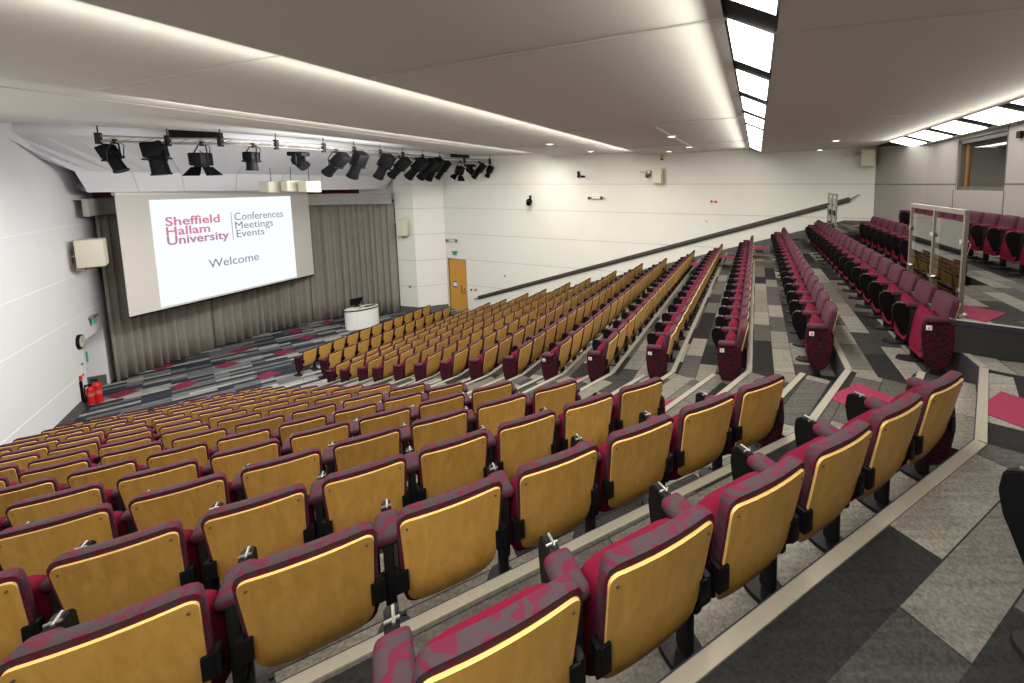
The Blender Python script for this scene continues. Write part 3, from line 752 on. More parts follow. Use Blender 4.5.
def m_tablet(x=-PITCH/2):
    bm = bmesh.new(); n = 10
    prof_ = [(.20, .60), (.25, .638), (.335, .642), (.375, .615), (.385, .54), (.365, .45), (.315, .37), (.29, .29), (.26, .265), (.225, .30), (.205, .45)]
    prof_ = [(y, z) for y, z in prof_]
    a = [bm.verts.new((x-.022, y, z)) for y, z in prof_]; b = [bm.verts.new((x+.022, y, z)) for y, z in prof_]; L = len(prof_)
    for i in range(L): bm.faces.new((a[i], a[(i+1) % L], b[(i+1) % L], b[i]))
    bm.faces.new(a[::-1]); bm.faces.new(b)
    bmesh.ops.bevel(bm, geom=list(bm.edges), offset=.006, segments=2, affect='EDGES')
    return bm
def m_hinge(x=-PITCH/2):
    bm = bmesh.new()
    box(bm, (x+.005, .30, .643), (.010, .07, .014), 0, bev=.003); cyl(bm, (x-.022, .285, .642), (x+.022, .285, .642), .006, seg=8)
    return bm
def m_pedestal(x=-PITCH/2):
    bm = bmesh.new()
    box(bm, (x, .14, .44), (.042, .20, .34), 0, bev=.012); box(bm, (x, .13, .18), (.046, .085, .30), 0, bev=.015)
    v = cyl(bm, (x, .16, .0), (x, .16, .022), 1, .96, seg=24); 
    for q in v: q.co.x = x+(q.co.x-x)*.085; q.co.y = .16+(q.co.y-.16)*.16
    cyl(bm, (x-.05, .05, .022), (x-.05, .05, .03), .012, seg=8); cyl(bm, (x+.05, .27, .022), (x+.05, .27, .03), .012, seg=8)
    return bm
def m_bracket(s):
    bm = bmesh.new(); box(bm, (s*.232, -.028, .475), (.030, .05, .11), 0, bev=.006); box(bm, (s*.212, -.050, .475), (.040, .014, .10), 0, bev=.004)
    return bm
def m_end_panel(x):
    bm = bmesh.new()
    pr = [(-.03, .60), (.255, .60), (.262, .48), (.24, .27), (.20, .15), (.13, .105), (.05, .12), (-.02, .22), (-.05, .42)]
    a = [bm.verts.new((x-.026, y, z)) for y, z in pr]; b = [bm.verts.new((x+.026, y, z)) for y, z in pr]; L = len(pr)
    for i in range(L): bm.faces.new((a[i], a[(i+1) % L], b[(i+1) % L], b[i]))
    bm.faces.new(a[::-1]); bm.faces.new(b)
    bmesh.ops.bevel(bm, geom=list(bm.edges), offset=.014, segments=2, affect='EDGES'); return bm
def m_plate(x):
    bm = bmesh.new(); s = 1 if x > 0 else -1
    box(bm, (x+s*.029, .20, .545), (.006, .055, .05), 0, bev=.002); box(bm, (x+s*.033, .20, .545), (.003, .02, .03), 1, bev=0); return bm
protos = {}
def proto(name, bm, mats):
    if not isinstance(mats, (list, tuple)): mats = [mats]
    me = bpy.data.meshes.new(name); bmesh.ops.recalc_face_normals(bm, faces=bm.faces); bm.to_mesh(me); bm.free()
    for m in mats: me.materials.append(m)
    for p in me.polygons: p.use_smooth = True
    me.set_sharp_from_angle(angle=math.radians(42)); return me
ML, MR = -PITCH/2, PITCH/2
PM = dict(
    seat=proto('seat', m_seat(), M['seatred']), shell=proto('underside_panel', m_shell(), M['seatred']), backrest=proto('backrest', m_backrest(), M['fabric']),
    panel=proto('back_panel', m_back_panel(), [M['wood'], M['woodedge'], M['rail']]), arm=proto('armrest', m_armrest(), M['fabric']), armr=proto('armrest', m_armrest(MR), M['fabric']),
    tablet=proto('writing_tablet', m_tablet(), M['black']), hinge=proto('hinge', m_hinge(), mat('dull hinge steel', (.25, .24, .22), .45, .8)), ped=proto('pedestal', m_pedestal(), M['blackmetal']), pedr=proto('pedestal', m_pedestal(MR), M['blackmetal']),
    brl=proto('bracket', m_bracket(-1), M['black']), brr=proto('bracket', m_bracket(1), M['black']),
    endl=proto('end_panel', m_end_panel(ML), M['fabric2']), endr=proto('end_panel', m_end_panel(MR), M['fabric2']),
    pll=proto('row_plate', m_plate(ML), [M['white'], M['pink2']]), plr=proto('row_plate', m_plate(MR), [M['white'], M['pink2']]))
def child(name, key, parent):
    o = bpy.data.objects.new(name, PM[key]); C.objects.link(o); o.parent = parent; return o
def make_chair(left_end, right_end, near):
    t = empty('tip_up_chair', (0, 0, 0))
    s = child('seat', 'seat', t); child('underside_panel', 'shell', s)
    child('backrest', 'backrest', t); child('back_panel', 'panel', t); child('armrest', 'arm', t); child('pedestal', 'ped', t)
    if near: child('bracket', 'brl', t); child('bracket', 'brr', t)
    if left_end:
        e = child('end_panel', 'endl', t)
        if near: child('row_plate', 'pll', e)
    else:
        tb = child('writing_tablet', 'tablet', t)
        if near: child('hinge', 'hinge', tb)
    if right_end:
        child('armrest', 'armr', t); child('pedestal', 'pedr', t); e = child('end_panel', 'endr', t)
        if near: child('row_plate', 'plr', e)
    return t
def keys(left_end, right_end):
    k = ['seat', 'shell', 'backrest', 'panel', 'arm', 'ped', 'brl', 'brr']+(['endl'] if left_end else ['tablet'])
    return k+(['armr', 'pedr', 'endr'] if right_end else [])
def dup(o, parent=None):
    c = o.copy(); C.objects.link(c); c.parent = parent
    for ch in list(o.children): dup(ch, c)
    return c
ORD = 'zeroth first second third fourth fifth sixth seventh eighth ninth tenth eleventh twelfth thirteenth fourteenth fifteenth sixteenth seventeenth eighteenth nineteenth twentieth twenty-first twenty-second'.split()
seats = []
YC = -.10      # local y of the wood panel's top edge: rows are laid out by it
# right block
rz_R = math.atan2(-nR.y, -nR.x)-pi/2
rz_L = math.atan2(-nL.y, -nL.x)-pi/2
OFF = .2225
for i in range(17):
    tc0 = oR[i]+(OFF if i < 2 else -OFF)
    tl = farR[i]-OFF; n_ = int(round((tl-tc0)/PITCH))+1
    w = LR0-i*D; z = tz(i)
    for j in range(n_):
        p = RP(tc0+j*PITCH, w+YC, z)      # shift so the panel top lies on the measured line
        seats.append(dict(p=p, rz=rz_R, le=j == 0, re=j == n_-1, blk='right', row=17-i, seat=j+1, grp='tip-up chairs in the right block'))
for i, t0, t1 in ((-1, 7.2, 12.1), (-2, 3.8, 12.5)):
    w = LR0-i*D; n_ = int((t1-t0)/PITCH)+1
    for j in range(n_):
        p = RP(t0+j*PITCH, w+YC, tz(i)+(.003 if i == -2 else 0))
        seats.append(dict(p=p, rz=rz_R, le=j == 0, re=j == n_-1, blk='upper', row=-i, seat=n_-j, grp='tip-up chairs on the upper tiers'))
# left block
for i in range(15):
    pt = PL[i]; tc0 = AL[i]-.215; w = LL0-i*D; z = tz(i); tend = -6.15
    n_ = int((tc0-tend)/pt)+1
    for j in range(n_):
        p = LP(tc0-j*pt, w+YC, z)
        v = p-Vector((0, 0, H-.6)); fw = v.y*cp-v.z*sp
        if fw < .15: continue
        X = CX+F*v.x/fw; Y = CY-F*(v.y*sp+v.z*cp)/fw
        if X < -60 or Y > 780: continue
        seats.append(dict(p=p, rz=rz_L, le=j == n_-1, re=j == 0, blk='left', row=15-i, seat=j+1, sx=pt/PITCH, grp='tip-up chairs in the left block'))
p = LP(2.12, -.045+YC-.0, tz(-1)); seats.append(dict(p=p, rz=rz_L, le=False, re=False, blk='near', row=0, seat=0, grp='tip-up chairs in the left block'))
for s in seats: s['d'] = (s['p']-Vector((0, 0, H))).length
seats.sort(key=lambda s: s['d'])
print('SEATS', len(seats))
far = seats[300:]; near_ = seats[:300]
cache = {}
for s in near_:
    near = s['d'] < 8.5
    k = (s['le'], s['re'], near)
    if k not in cache: cache[k] = make_chair(*k); o = cache[k]
    else: o = dup(cache[k])
    o.location = s['p']; o.rotation_euler = (0, 0, s['rz']); o.scale = (s.get('sx', 1), 1, 1)
    if s['blk'] == 'near': lab = 'black folded tablet and tip-up chair at the bottom right corner, beside the carpeted step'; 
    elif s['blk'] == 'upper':
        lab = ('burgundy tip-up chair, second row from the rear wall, %s seat from its far end' if s['row'] == 1 else 'burgundy tip-up chair, rearmost row below the booth window, %s seat from its far end') % ORD[s['seat']]
    elif s['blk'] == 'right':
        lab = '%s tip-up chair, right block, %s row from stage, %s seat from centre aisle' % ('burgundy-fronted' if s['row'] >= 15 else 'wooden-backed', ORD[s['row']], ORD[s['seat']])
    else: lab = 'wooden-backed tip-up chair, left block, %s row from stage, %s seat from centre aisle' % (ORD[s['row']], ORD[s['seat']])
    tag(o, lab, 'chair', s['grp'])
# the farthest chairs, as one mesh
if far:
    mats = [M['seatred'], M['black'], M['fabric'], M['wood'], M['woodedge'], M['blackmetal'], M['fabric2'], M['rail']]; mi = {m.name: i for i, m in enumerate(mats)}
    bm = bmesh.new()
    for s in far:
        mx = Matrix.Translation(s['p'])@Matrix.Rotation(s['rz'], 4, 'Z')@Matrix.Diagonal((s.get('sx', 1), 1, 1, 1))
        for k in keys(s['le'], s['re']):
            me = PM[k]; n0 = len(bm.verts); f0 = len(bm.faces)
            bm.from_mesh(me); bm.verts.ensure_lookup_table(); bm.faces.ensure_lookup_table()
            for v in bm.verts[n0:]: v.co = mx@v.co
            lut = [mi[m.name] for m in me.materials]
            for f in bm.faces[f0:]: f.material_index = lut[f.material_index]
    me = bpy.data.meshes.new('distant_tip_up_chairs'); bm.to_mesh(me); bm.free()
    for m in mats: me.materials.append(m)
    o = bpy.data.objects.new('distant_tip_up_chairs', me); C.objects.link(o)
    tag(o, 'distant rows of wooden-backed tip-up chairs nearest the stage', 'chairs', kind='stuff')

# ------------------------------------------------------------------ lectern
c0 = onz(363, 327, 0); lec = empty('lectern', (c0.x, c0.y, 0), math.radians(52)); lec.scale = (.9, .92, .93)
def ell(bm, a, b, z0, z1, mi=0, seg=40, flat=.0):
    v = cyl(bm, (0, 0, z0), (0, 0, z1), 1, seg=seg, mi=mi)
    for q in v: q.co.x *= a; q.co.y *= b
bm = bmesh.new(); ell(bm, .72, .42, .03, .92); build('body', bm, M['white'], lec, smooth=True)
bm = bmesh.new(); ell(bm, .68, .38, 0, .03); build('plinth', bm, M['skirt'], lec, smooth=True)
bm = bmesh.new(); ell(bm, .76, .46, .92, .96); build('top_rim', bm, M['black'], lec, smooth=True)
bm = bmesh.new(); ell(bm, .72, .42, .96, .975); build('worktop', bm, M['white'], lec, smooth=True)
bm = bmesh.new(); box(bm, (-.36, -.4225, .5), (.006, .004, .8), 0); build('door_seam', bm, M['groove'], lec)
def place(o, parent_pt): o.location = parent_pt
mon = empty('monitor', (c0.x-.28, c0.y+.1, .907), math.radians(60))
bm = bmesh.new(); box(bm, (0, 0, .24), (.52, .05, .30), 0, bev=.01); build('display', bm, M['black'], mon)
bm = bmesh.new(); box(bm, (0, .02, .06), (.06, .05, .12), 0); box(bm, (0, .02, .008), (.25, .18, .016), 0, bev=.005); build('stand', bm, M['black'], mon)
tag(mon, 'black monitor standing on the oval white lectern', 'monitor')
bm = bmesh.new(); ell(bm, .06, .06, .975, .99, seg=16); tube(bm, [(0, 0, .99), (.02, -.05, 1.15), (.10, -.15, 1.3), (.16, -.22, 1.33)], .011); cyl(bm, (.16, -.22, 1.33), (.2, -.27, 1.33), .018)
o = build('microphone', bm, M['steel'], smooth=True, loc=(c0.x+.0, c0.y-.12, -.068)); o.rotation_euler = (0, 0, 2.4); tag(o, 'gooseneck microphone on the lectern top', 'microphone')
bm = bmesh.new(); box(bm, (0, 0, 0), (.42, .15, .02), 0, bev=.004); 
for r in range(4):
    for k in range(12): box(bm, (-.19+k*.034, -.055+r*.035, .012), (.026, .026, .008), 0)
o = build('keyboard', bm, M['black'], loc=(c0.x+.22, c0.y+.22, .917)); o.rotation_euler = (0, 0, math.radians(55)); tag(o, 'black keyboard lying on the lectern top, its far end', 'keyboard')
tag(lec, 'oval white lectern with black-edged top standing on the stage carpet', 'lectern')

# ------------------------------------------------------------------ wall fittings
def wallobj(name, p, n2, up=0):
    """empty at p with local +Y pointing out of the wall (n2) """
    return empty(name, p, math.atan2(n2.y, n2.x)-pi/2)
nin_L = wn if (Vector((0, 0))-pn).dot(wn) > 0 else -wn
nin_W = -nW
def speaker(name, p, n2, w, h, d, lab, group=None, yaw=0, arm=True, below=True):
    e = wallobj(name, p, n2); e.rotation_euler.z += yaw
    bm = bmesh.new(); box(bm, (0, .12+d/2, 0), (w, d, h), 0, bev=.02); build('cabinet', bm, M['cream'], e, smooth=True)
    bm = bmesh.new(); box(bm, (0, .122+d, 0), (w*.9, .012, h*.92), 0, bev=.004); build('grille', bm, mat('speaker grille cloth', (.66, .62, .50), .9), e)
    bm = bmesh.new(); box(bm, (0, .01, -h*.1), (w*.3, .02, h*.5), 0); box(bm, (0, .07, -h*.1), (.05, .12, .05), 0)
    if below: box(bm, (0, .16, -h/2-.06), (w*.35, .16, .1), 0, bev=.01); cyl(bm, (0, .24, -h/2-.06), (.0, .32, -h/2-.1), .03)
    build('bracket', bm, M['steel'], e)
    tag(e, lab, 'speaker', group); return e
s_ = speaker('wall_speaker', onL(70, 254), nin_L, .62, .78, .5, 'cream loudspeaker on a bracket on the left side wall', yaw=.12)
pq = P4[0].lerp(P4[1], .62); pnl = Vector(((P4[1]-P4[0]).y, -(P4[1]-P4[0]).x)).normalized()
speaker('wall_speaker', Vector((*pq, 0))+Vector((0, 0, onp(407, 227, pnl, pnl.dot(pq)).z)), pnl, .42, .78, .3, 'cream loudspeaker on the white pillar right of the curtain')
speaker('wall_speaker', onW(660, 176), nin_W, .38, .6, .25, 'cream loudspeaker high on the long right wall, below the amber beacon', below=False)
speaker('wall_speaker', onW(870, 158.5)+Vector((-.1, 0, 0)), nin_W, .42, .55, .28, 'cream loudspeaker in the rear corner under the ceiling', below=False)
def small(name, p, n2, parts, lab, cat, yaw=0):
    e = wallobj(name, p, n2); e.rotation_euler.z += yaw
    for pname, fn, m in parts:
        bm = bmesh.new(); fn(bm); build(pname, bm, m, e, smooth=True)
    tag(e, lab, cat); return e
# clock
small('wall_clock', onL(78.5, 342), nin_L, [('rim', lambda b: cyl(b, (0, 0, 0), (0, .06, 0), .21, .205, seg=32), M['black']), ('face', lambda b: cyl(b, (0, .06, 0), (0, .065, 0), .165, seg=32), M['clockface']),
    ('hand', lambda b: (box(b, (0, .07, .06), (.012, .004, .12), 0), box(b, (.04, .07, .0), (.08, .004, .014), 0)), M['black'])], 'round black-rimmed clock on the left side wall', 'clock')
small('exit_sign', onL(91, 320), nin_L, [('housing', lambda b: box(b, (0, .06, .1), (.42, .1, .06), 0, bev=.01), M['steel']), ('sign_plate', lambda b: box(b, (0, .06, -.03), (.36, .012, .18), 0), mat('teal exit plate', (.15, .5, .45), .4))], 'illuminated exit sign hanging above the left passage', 'sign')
small('exit_notice', onL(86.4, 357), nin_L, [('plate', lambda b: box(b, (0, .01, 0), (.12, .01, .3), 0), M['sage'])], 'small green notice beside the left passage', 'sign')
small('safety_notice', onL(81.5, 366), nin_L, [('plate', lambda b: box(b, (0, .01, 0), (.13, .01, .2), 0), M['white']), ('band', lambda b: box(b, (0, .016, .05), (.12, .006, .07), 0), M['bluesign'])], 'upper blue and white safety notice above the fire extinguishers', 'sign')
small('safety_notice', onL(82, 374), nin_L, [('plate', lambda b: box(b, (0, .01, 0), (.13, .01, .2), 0), M['white']), ('band', lambda b: box(b, (0, .016, -.03), (.12, .006, .06), 0), M['red'])], 'lower red and white safety notice just above the fire extinguishers', 'sign')
small('fire_alarm_point', onL(79.3, 378), nin_L, [('case', lambda b: box(b, (0, .03, 0), (.11, .06, .11), 0, bev=.01), M['red']), ('button', lambda b: box(b, (0, .062, 0), (.05, .008, .05), 0), M['white'])], 'red fire alarm call point left of the extinguishers', 'fire alarm')
small('door_closer', (*((pn+pf)/2+out*1.2), 1.45), -out, [('arm', lambda b: (box(b, (0, .03, 0), (.2, .06, .08), 0, bev=.01), box(b, (.08, .06, .05), (.03, .03, .2), 0)), M['steel'])], 'grey metal fitting inside the left passage', 'door closer')
def extinguisher(p, hgt, r, lab, rz=0):
    e = empty('fire_extinguisher', p, rz)
    bm = bmesh.new()
    prof_ = [(r*.9, 0), (r, .02), (r, hgt*.78), (r*.8, hgt*.86), (r*.35, hgt*.92), (r*.3, hgt*.95)]
    for (a, za), (b, zb_) in zip(prof_, prof_[1:]): cyl(bm, (0, 0, za), (0, 0, zb_), a, b, seg=20, caps=za == 0)
    build('cylinder', bm, M['red'], e, smooth=True)
    bm = bmesh.new(); cyl(bm, (0, 0, hgt*.94), (0, 0, hgt*1.02), r*.32, seg=12); box(bm, (0, r*.6, hgt*1.05), (.03, r*1.6, .02), 0); box(bm, (0, r*.6, hgt*1.0), (.03, r*1.3, .015), 0)
    build('valve', bm, M['black'], e)
    bm = bmesh.new(); tube(bm, [(0, r*.3, hgt), (0, r*1.2, hgt*.95), (0, r*1.3, hgt*.6), (0, r*1.15, hgt*.3)], .013); cyl(bm, (0, r*1.15, hgt*.3), (0, r*1.15, hgt*.14), .018, .03, seg=10)
    build('hose', bm, M['black'], e, smooth=True)
    bm = bmesh.new(); cyl(bm, (0, 0, hgt*.42), (0, 0, hgt*.58), r*1.005, seg=20, caps=False); build('label_band', bm, mat('extinguisher label', (.5, .12, .1), .5), e, smooth=True)
    tag(e, lab, 'fire extinguisher', 'fire extinguishers by the left passage')
lt = Vector((*nin_L, 0))
pe1 = onL(87.3, 380); pe2 = onL(96.5, 380)
extinguisher(Vector((pn.x, pn.y, .12))-Vector((*lu, 0))*.42+lt*.13, .55, .068, 'slim red fire extinguisher against the left wall, nearer the chairs', 2.4)
extinguisher(Vector((pn.x, pn.y, 0))-Vector((*lu, 0))*.06+lt*.17, .68, .09, 'larger red fire extinguisher standing at the passage corner', 2.0)
small('extinguisher_backboard', (*(pn-lu*.5), .55), nin_L, [('board', lambda b: box(b, (0, .015, 0), (.12, .03, .62), 0), M['black'])], 'black backboard strip on the wall left of the extinguishers', 'backboard')
# right wall fittings
def em_light(p, n2, lab):
    small('emergency_light', p, n2, [('housing', lambda b: box(b, (0, .05, 0), (.5, .1, .12), 0, bev=.03), M['steel']), ('lens', lambda b: box(b, (0, .105, -.01), (.4, .02, .08), 0, bev=.01), M['white']),
        ('lamp_head', lambda b: (cyl(b, (-.3, .08, .0), (-.3, .16, -.03), .05, .07), cyl(b, (.3, .08, 0), (.3, .16, -.03), .05, .07)), M['steel'])], lab, 'emergency light')
em_light(onW(453.5, 240), nin_W, 'grey emergency light above the exit sign over the orange door')
em_light(onW(597, 197.5), nin_W, 'grey emergency light high on the long right wall')
small('exit_sign', onW(455.3, 253), nin_W, [('housing', lambda b: box(b, (0, .05, .08), (.34, .08, .05), 0), M['steel']), ('sign_plate', lambda b: box(b, (0, .05, -.02), (.26, .012, .16), 0), M['sage'])], 'small green exit sign above the orange door', 'sign')
small('camera_dome', onW(531, 200.5), nin_W, [('bracket', lambda b: box(b, (0, .05, .12), (.06, .1, .22), 0), M['black']), ('body', lambda b: (cyl(b, (0, .14, -.02), (-.12, .34, -.14), .13, .10, seg=18), cyl(b, (0, .04, -.02), (0, .16, -.02), .1)), M['black'])], 'black swivelling stage spotlight mounted on the long right wall', 'spotlight')
small('wall_camera', onW(582, 175.5), nin_W, [('arm', lambda b: tube(b, [(.12, 0, .05), (.08, .15, 0), (-.2, .3, -.05)], .02), M['black']), ('body', lambda b: (box(b, (.14, .06, .04), (.06, .12, .28), 0, bev=.01), box(b, (-.22, .3, -.05), (.2, .09, .09), 0, bev=.02)), M['black'])], 'black arm-mounted camera near the ceiling on the long right wall', 'camera')
small('wall_lamp', onW(648, 173.5), nin_W, [('head', lambda b: (box(b, (-.05, .1, 0), (.2, .18, .22), 0, bev=.03), cyl(b, (-.05, .18, -.05), (-.08, .28, -.12), .08)), M['steel']), ('arm', lambda b: box(b, (.15, .04, .06), (.4, .03, .03), 0), M['steel'])], 'grey fixture on an arm just left of the wall loudspeaker', 'wall fitting')
small('beacon', onW(662, 157.5), nin_W, [('lens', lambda b: cyl(b, (0, .06, -.06), (0, .06, .08), .06), M['amber']), ('base', lambda b: box(b, (0, .03, -.08), (.1, .06, .05), 0), M['black'])], 'amber beacon near the ceiling on the right wall', 'beacon')
for x, y, lab in ((711.5, 201.4, 'left red round alarm sounder on the long right wall'), (715.8, 201.7, 'right red round alarm sounder on the long right wall')):
    small('alarm_sounder', onW(x, y), nin_W, [('case', lambda b: cyl(b, (0, 0, 0), (0, .05, 0), .05, .045), M['red'])], lab, 'alarm')
small('wall_switch', onW(706.5, 221.3), nin_W, [('plate', lambda b: box(b, (0, .01, 0), (.1, .02, .09), 0, bev=.004), M['cream'])], 'cream switch plate on the right wall above the handrail', 'switch')
small('wall_switch', onW(505, 276), nin_W, [('plate', lambda b: box(b, (0, .01, 0), (.09, .02, .09), 0, bev=.004), M['steel'])], 'small grey switch plate on the wall above the handrail start', 'switch')
small('alarm_sounder', onW(476, 289.8), nin_W, [('case', lambda b: cyl(b, (0, 0, 0), (0, .05, 0), .05), M['red'])], 'red round call point right of the orange door', 'alarm')
small('key_switch', onW(471.5, 289.8), nin_W, [('case', lambda b: cyl(b, (0, 0, 0), (0, .04, 0), .045), M['black'])], 'black round switch just right of the orange door', 'switch')
small('heat_detector', onW(853, 152), nin_W, [('arm', lambda b: tube(b, [(-.15, 0, .05), (-.1, .2, .05), (.2, .25, .0)], .02), M['cream']), ('head', lambda b: (cyl(b, (.1, .25, -.05), (.1, .25, -.16), .1, .08), box(b, (-.15, .03, .02), (.08, .06, .3), 0)), M['cream'])], 'cream bracket lamp under the ceiling left of the rear corner loudspeaker', 'wall fitting')
small('wall_switch', (*P4[0].lerp(P4[1], .6), 1.35), pnl, [('plate', lambda b: box(b, (0, .01, 0), (.1, .02, .1), 0), M['steel'])], 'grey switch plate low on the white pillar', 'switch')
small('wall_speaker_bracket', onC(1022, 134.5), -nR, [('plate', lambda b: box(b, (0, .03, 0), (.12, .06, .12), 0), M['black'])], 'small black box high on the rear wall at the right edge', 'box')
# handrail
ra, rb = onW(479, 297.5), onW(850, 199.5)
hr = empty('handrail', ra, 0); bm = bmesh.new(); off = Vector((*nin_W, 0))
def beam(bm, a, b, w, h, n=off, mi=0):
    d = (b-a).normalized(); n = n.normalized(); u = n.cross(d).normalized()
    vs = [[bm.verts.new(p+n*sx*w/2+u*sz*h/2) for sx, sz in ((-1, -1), (1, -1), (1, 1), (-1, 1))] for p in (a, b)]
    for i in range(4): bm.faces.new((vs[0][i], vs[0][(i+1) % 4], vs[1][(i+1) % 4], vs[1][i])).material_index = mi
    bm.faces.new(vs[0][::-1]).material_index = mi; bm.faces.new(vs[1]).material_index = mi
O = Vector((0, 0, 0)); rel = rb-ra
beam(bm, O+off*.03, rel+off*.03, .06, .175); build('channel', bm, M['rail'], hr)
bm = bmesh.new(); beam(bm, O+off*.1-rel*.012, rel*1.0+off*.1, .05, .035); e2 = onW(859, 194.5)-ra; beam(bm, rel+off*.1, e2+off*.1, .04, .03); build('rail', bm, M['rail'], hr)
bm = bmesh.new()
for k in range(22): q = rel*(k+.5)/22+off*.065; box(bm, q, (.03, .06, .03), 0)
build('bracket', bm, M['blackmetal'], hr)
tag(hr, 'long sloping grey handrail fixed along the right wall', 'handrail')

# ------------------------------------------------------------------ guard panels
def guard(a, b, z0, hgt, lab, npan=2):
    a, b = Vector(a[:2]), Vector(b[:2]); e = empty('glass_balustrade', (a.x, a.y, z0)); d = b-a; L = d.length; d = d.normalized()
    def P3(s, z): q = d*s; return Vector((q.x, q.y, z))
    n3 = Vector((-d.y, d.x, 0))
    for k in range(npan+1):
        s = L*k/npan; bm = bmesh.new(); beam(bm, P3(s, 0), P3(s, hgt), .038, .038, n3); cyl(bm, P3(s, 0), P3(s, .02), .07, .06, seg=20); build('post', bm, M['steel'], e)
    bm = bmesh.new(); beam(bm, P3(-.02, hgt), P3(L+.02, hgt), .05, .05, n3); build('top_rail', bm, M['steel'], e)
    for k in range(npan):
        s0 = L*k/npan+.045; s1 = L*(k+1)/npan-.045; bm = bmesh.new()
        vs = [bm.verts.new(P3(s, z)+n3*o_) for o_ in (-.005, .005) for s, z in ((s0, .12), (s1, .12), (s1, hgt-.10), (s0, hgt-.10))]
        bm.faces.new(vs[:4]); bm.faces.new(vs[4:][::-1])
        for i in range(4): bm.faces.new((vs[i], vs[(i+1) % 4], vs[4+(i+1) % 4], vs[4+i]))
        g = build('glass_pane', bm, M['glass'], e)
        bm = bmesh.new()
        for s, z in ((s0-.02, .25), (s0-.02, hgt-.3), (s1+.02, .25), (s1+.02, hgt-.3)): cyl(bm, P3(s, z)-n3*.03, P3(s, z)+n3*.03, .03, seg=12)
        build('clamp', bm, M['chrome'], g)
    tag(e, lab, 'balustrade')
guard(RP(4.86, 2.05), RP(6.4, 2.05), tz(-2), 1.05, 'steel-framed glass balustrade panel on the near upper landing')
guard(RP(12.35, 2.1), RP(13.7, 2.1), tz(-2), 1.05, 'small steel-framed glass balustrade panel at the far end, by the right wall')

# ------------------------------------------------------------------ lighting bar
tpx = [(98.7, 141), (174.8, 143.4), (228.7, 143.9), (287, 147.6), (317.5, 149.3), (355, 152.8), (392.5, 156.3), (444, 161.3), (492, 163.5)]
TP = [onz(x, y, 7.35) for x, y in tpx]
TP[-2] = onz(444, 161.0, 7.35); TP[-1] = TP[-2]+Vector((1.4, 1.4, 0))
bar = empty('lighting_bar', TP[0]); bm = bmesh.new(); rel_ = [p-TP[0] for p in TP]
tube(bm, rel_, .028); tube(bm, [p+Vector((0, 0, .12)) for p in rel_], .022); 
TR = rs(rel_, 40)
for a, b in zip(TR, TR[1:]): tube(bm, [a, b+Vector((0, 0, .12))], .009, seg=5)
build('truss_tube', bm, M['steel'], bar, smooth=True)
for p in rs(rel_, 12):
    bm = bmesh.new(); cyl(bm, p, p+Vector((0, 0, .5)), .012, seg=6); box(bm, p+Vector((0, 0, .06)), (.09, .09, .26), 0, bev=.01); build('hanger', bm, M['blackmetal'], bar)
tag(bar, 'curved steel lighting bar hanging below the ceiling in front of the stage', 'lighting bar')
def bar_at(x):
    best = None
    def px(p): fw = p.y*cp-(p.z-H)*sp; return CX+F*p.x/fw
    R_ = rs(TP, 400); return min(R_, key=lambda p: abs(px(p)-x))
def profile_lamp(p, d, L, W, lab, kind='profile'):
    e = empty('stage_spotlight', p); d = Vector(d).normalized()
    q = d.to_track_quat('-Z', 'Y').to_matrix().to_4x4()
    c = Vector((-.06, 0, -.44)); L *= 1.05
    T = Matrix.Translation(c)@q@Matrix.Translation((0, 0, L*.12))
    bm = bmesh.new()
    if kind == 'barn':
        box(bm, (0, 0, 0), (W*1.15, W*1.1, L*.6), 0, bev=.03)
        cyl(bm, (0, 0, -L*.3), (0, 0, -L*.36), W*.5, seg=20)
    else:
        box(bm, (0, 0, L*.2), (W, W*.95, L*.42), 0, bev=.03); cyl(bm, (0, 0, 0), (0, 0, -L*.46), W*.40, W*.46, seg=20)
        cyl(bm, (0, 0, -L*.46), (0, 0, -L*.5), W*.52, seg=20); box(bm, (0, 0, -L*.05), (W*1.05, W*1.05, .04), 0, bev=.008)
        for k in range(4): box(bm, (0, W*.49, L*.08+k*L*.07), (W*.7, .02, .015), 0)
    bm.transform(T); build('lamp_body', bm, M['black'], e, smooth=True)
    if kind == 'barn':
        bm = bmesh.new()
        for k in range(4):
            b2 = bmesh.new(); vs = [b2.verts.new(v) for v in ((-W*.45, 0, 0), (W*.45, 0, 0), (W*.75, W*.55, -W*.75), (-W*.75, W*.55, -W*.75))]; b2.faces.new(vs)
            bmesh.ops.solidify(b2, geom=list(b2.faces), thickness=.01)
            b2.transform(Matrix.Rotation(k*pi/2, 4, 'Z')@Matrix.Translation((0, W*.5, -L*.36))); me_ = bpy.data.meshes.new('x'); b2.to_mesh(me_); b2.free(); bm.from_mesh(me_); bpy.data.meshes.remove(me_)
        bm.transform(T); build('barn_door', bm, M['black'], e)
    bm = bmesh.new(); hw_ = W*.62
    side = Vector((-d.y, d.x, 0)); side = side.normalized() if side.length > .2 else Vector((1, 0, 0))
    tube(bm, [c+side*hw_, c+side*hw_+Vector((0, 0, .2)), Vector((0, 0, -.03))+side*hw_*.5, Vector((0, 0, -.03))-side*hw_*.5, c-side*hw_+Vector((0, 0, .2)), c-side*hw_], .014, seg=6)
    box(bm, (0, 0, 0), (.07, .07, .12), 0, bev=.01)
    build('yoke', bm, M['blackmetal'], e)
    bm = bmesh.new(); tube(bm, [Vector((.02, 0, .05)), Vector((.14, .05, -.08)), c+Vector((.16, .05, .05)), (T@Vector((0, 0, L*.4)))], .009, seg=5); build('cable', bm, M['black'], e)
    tag(e, lab, 'stage spotlight', 'spotlights on the lighting bar')
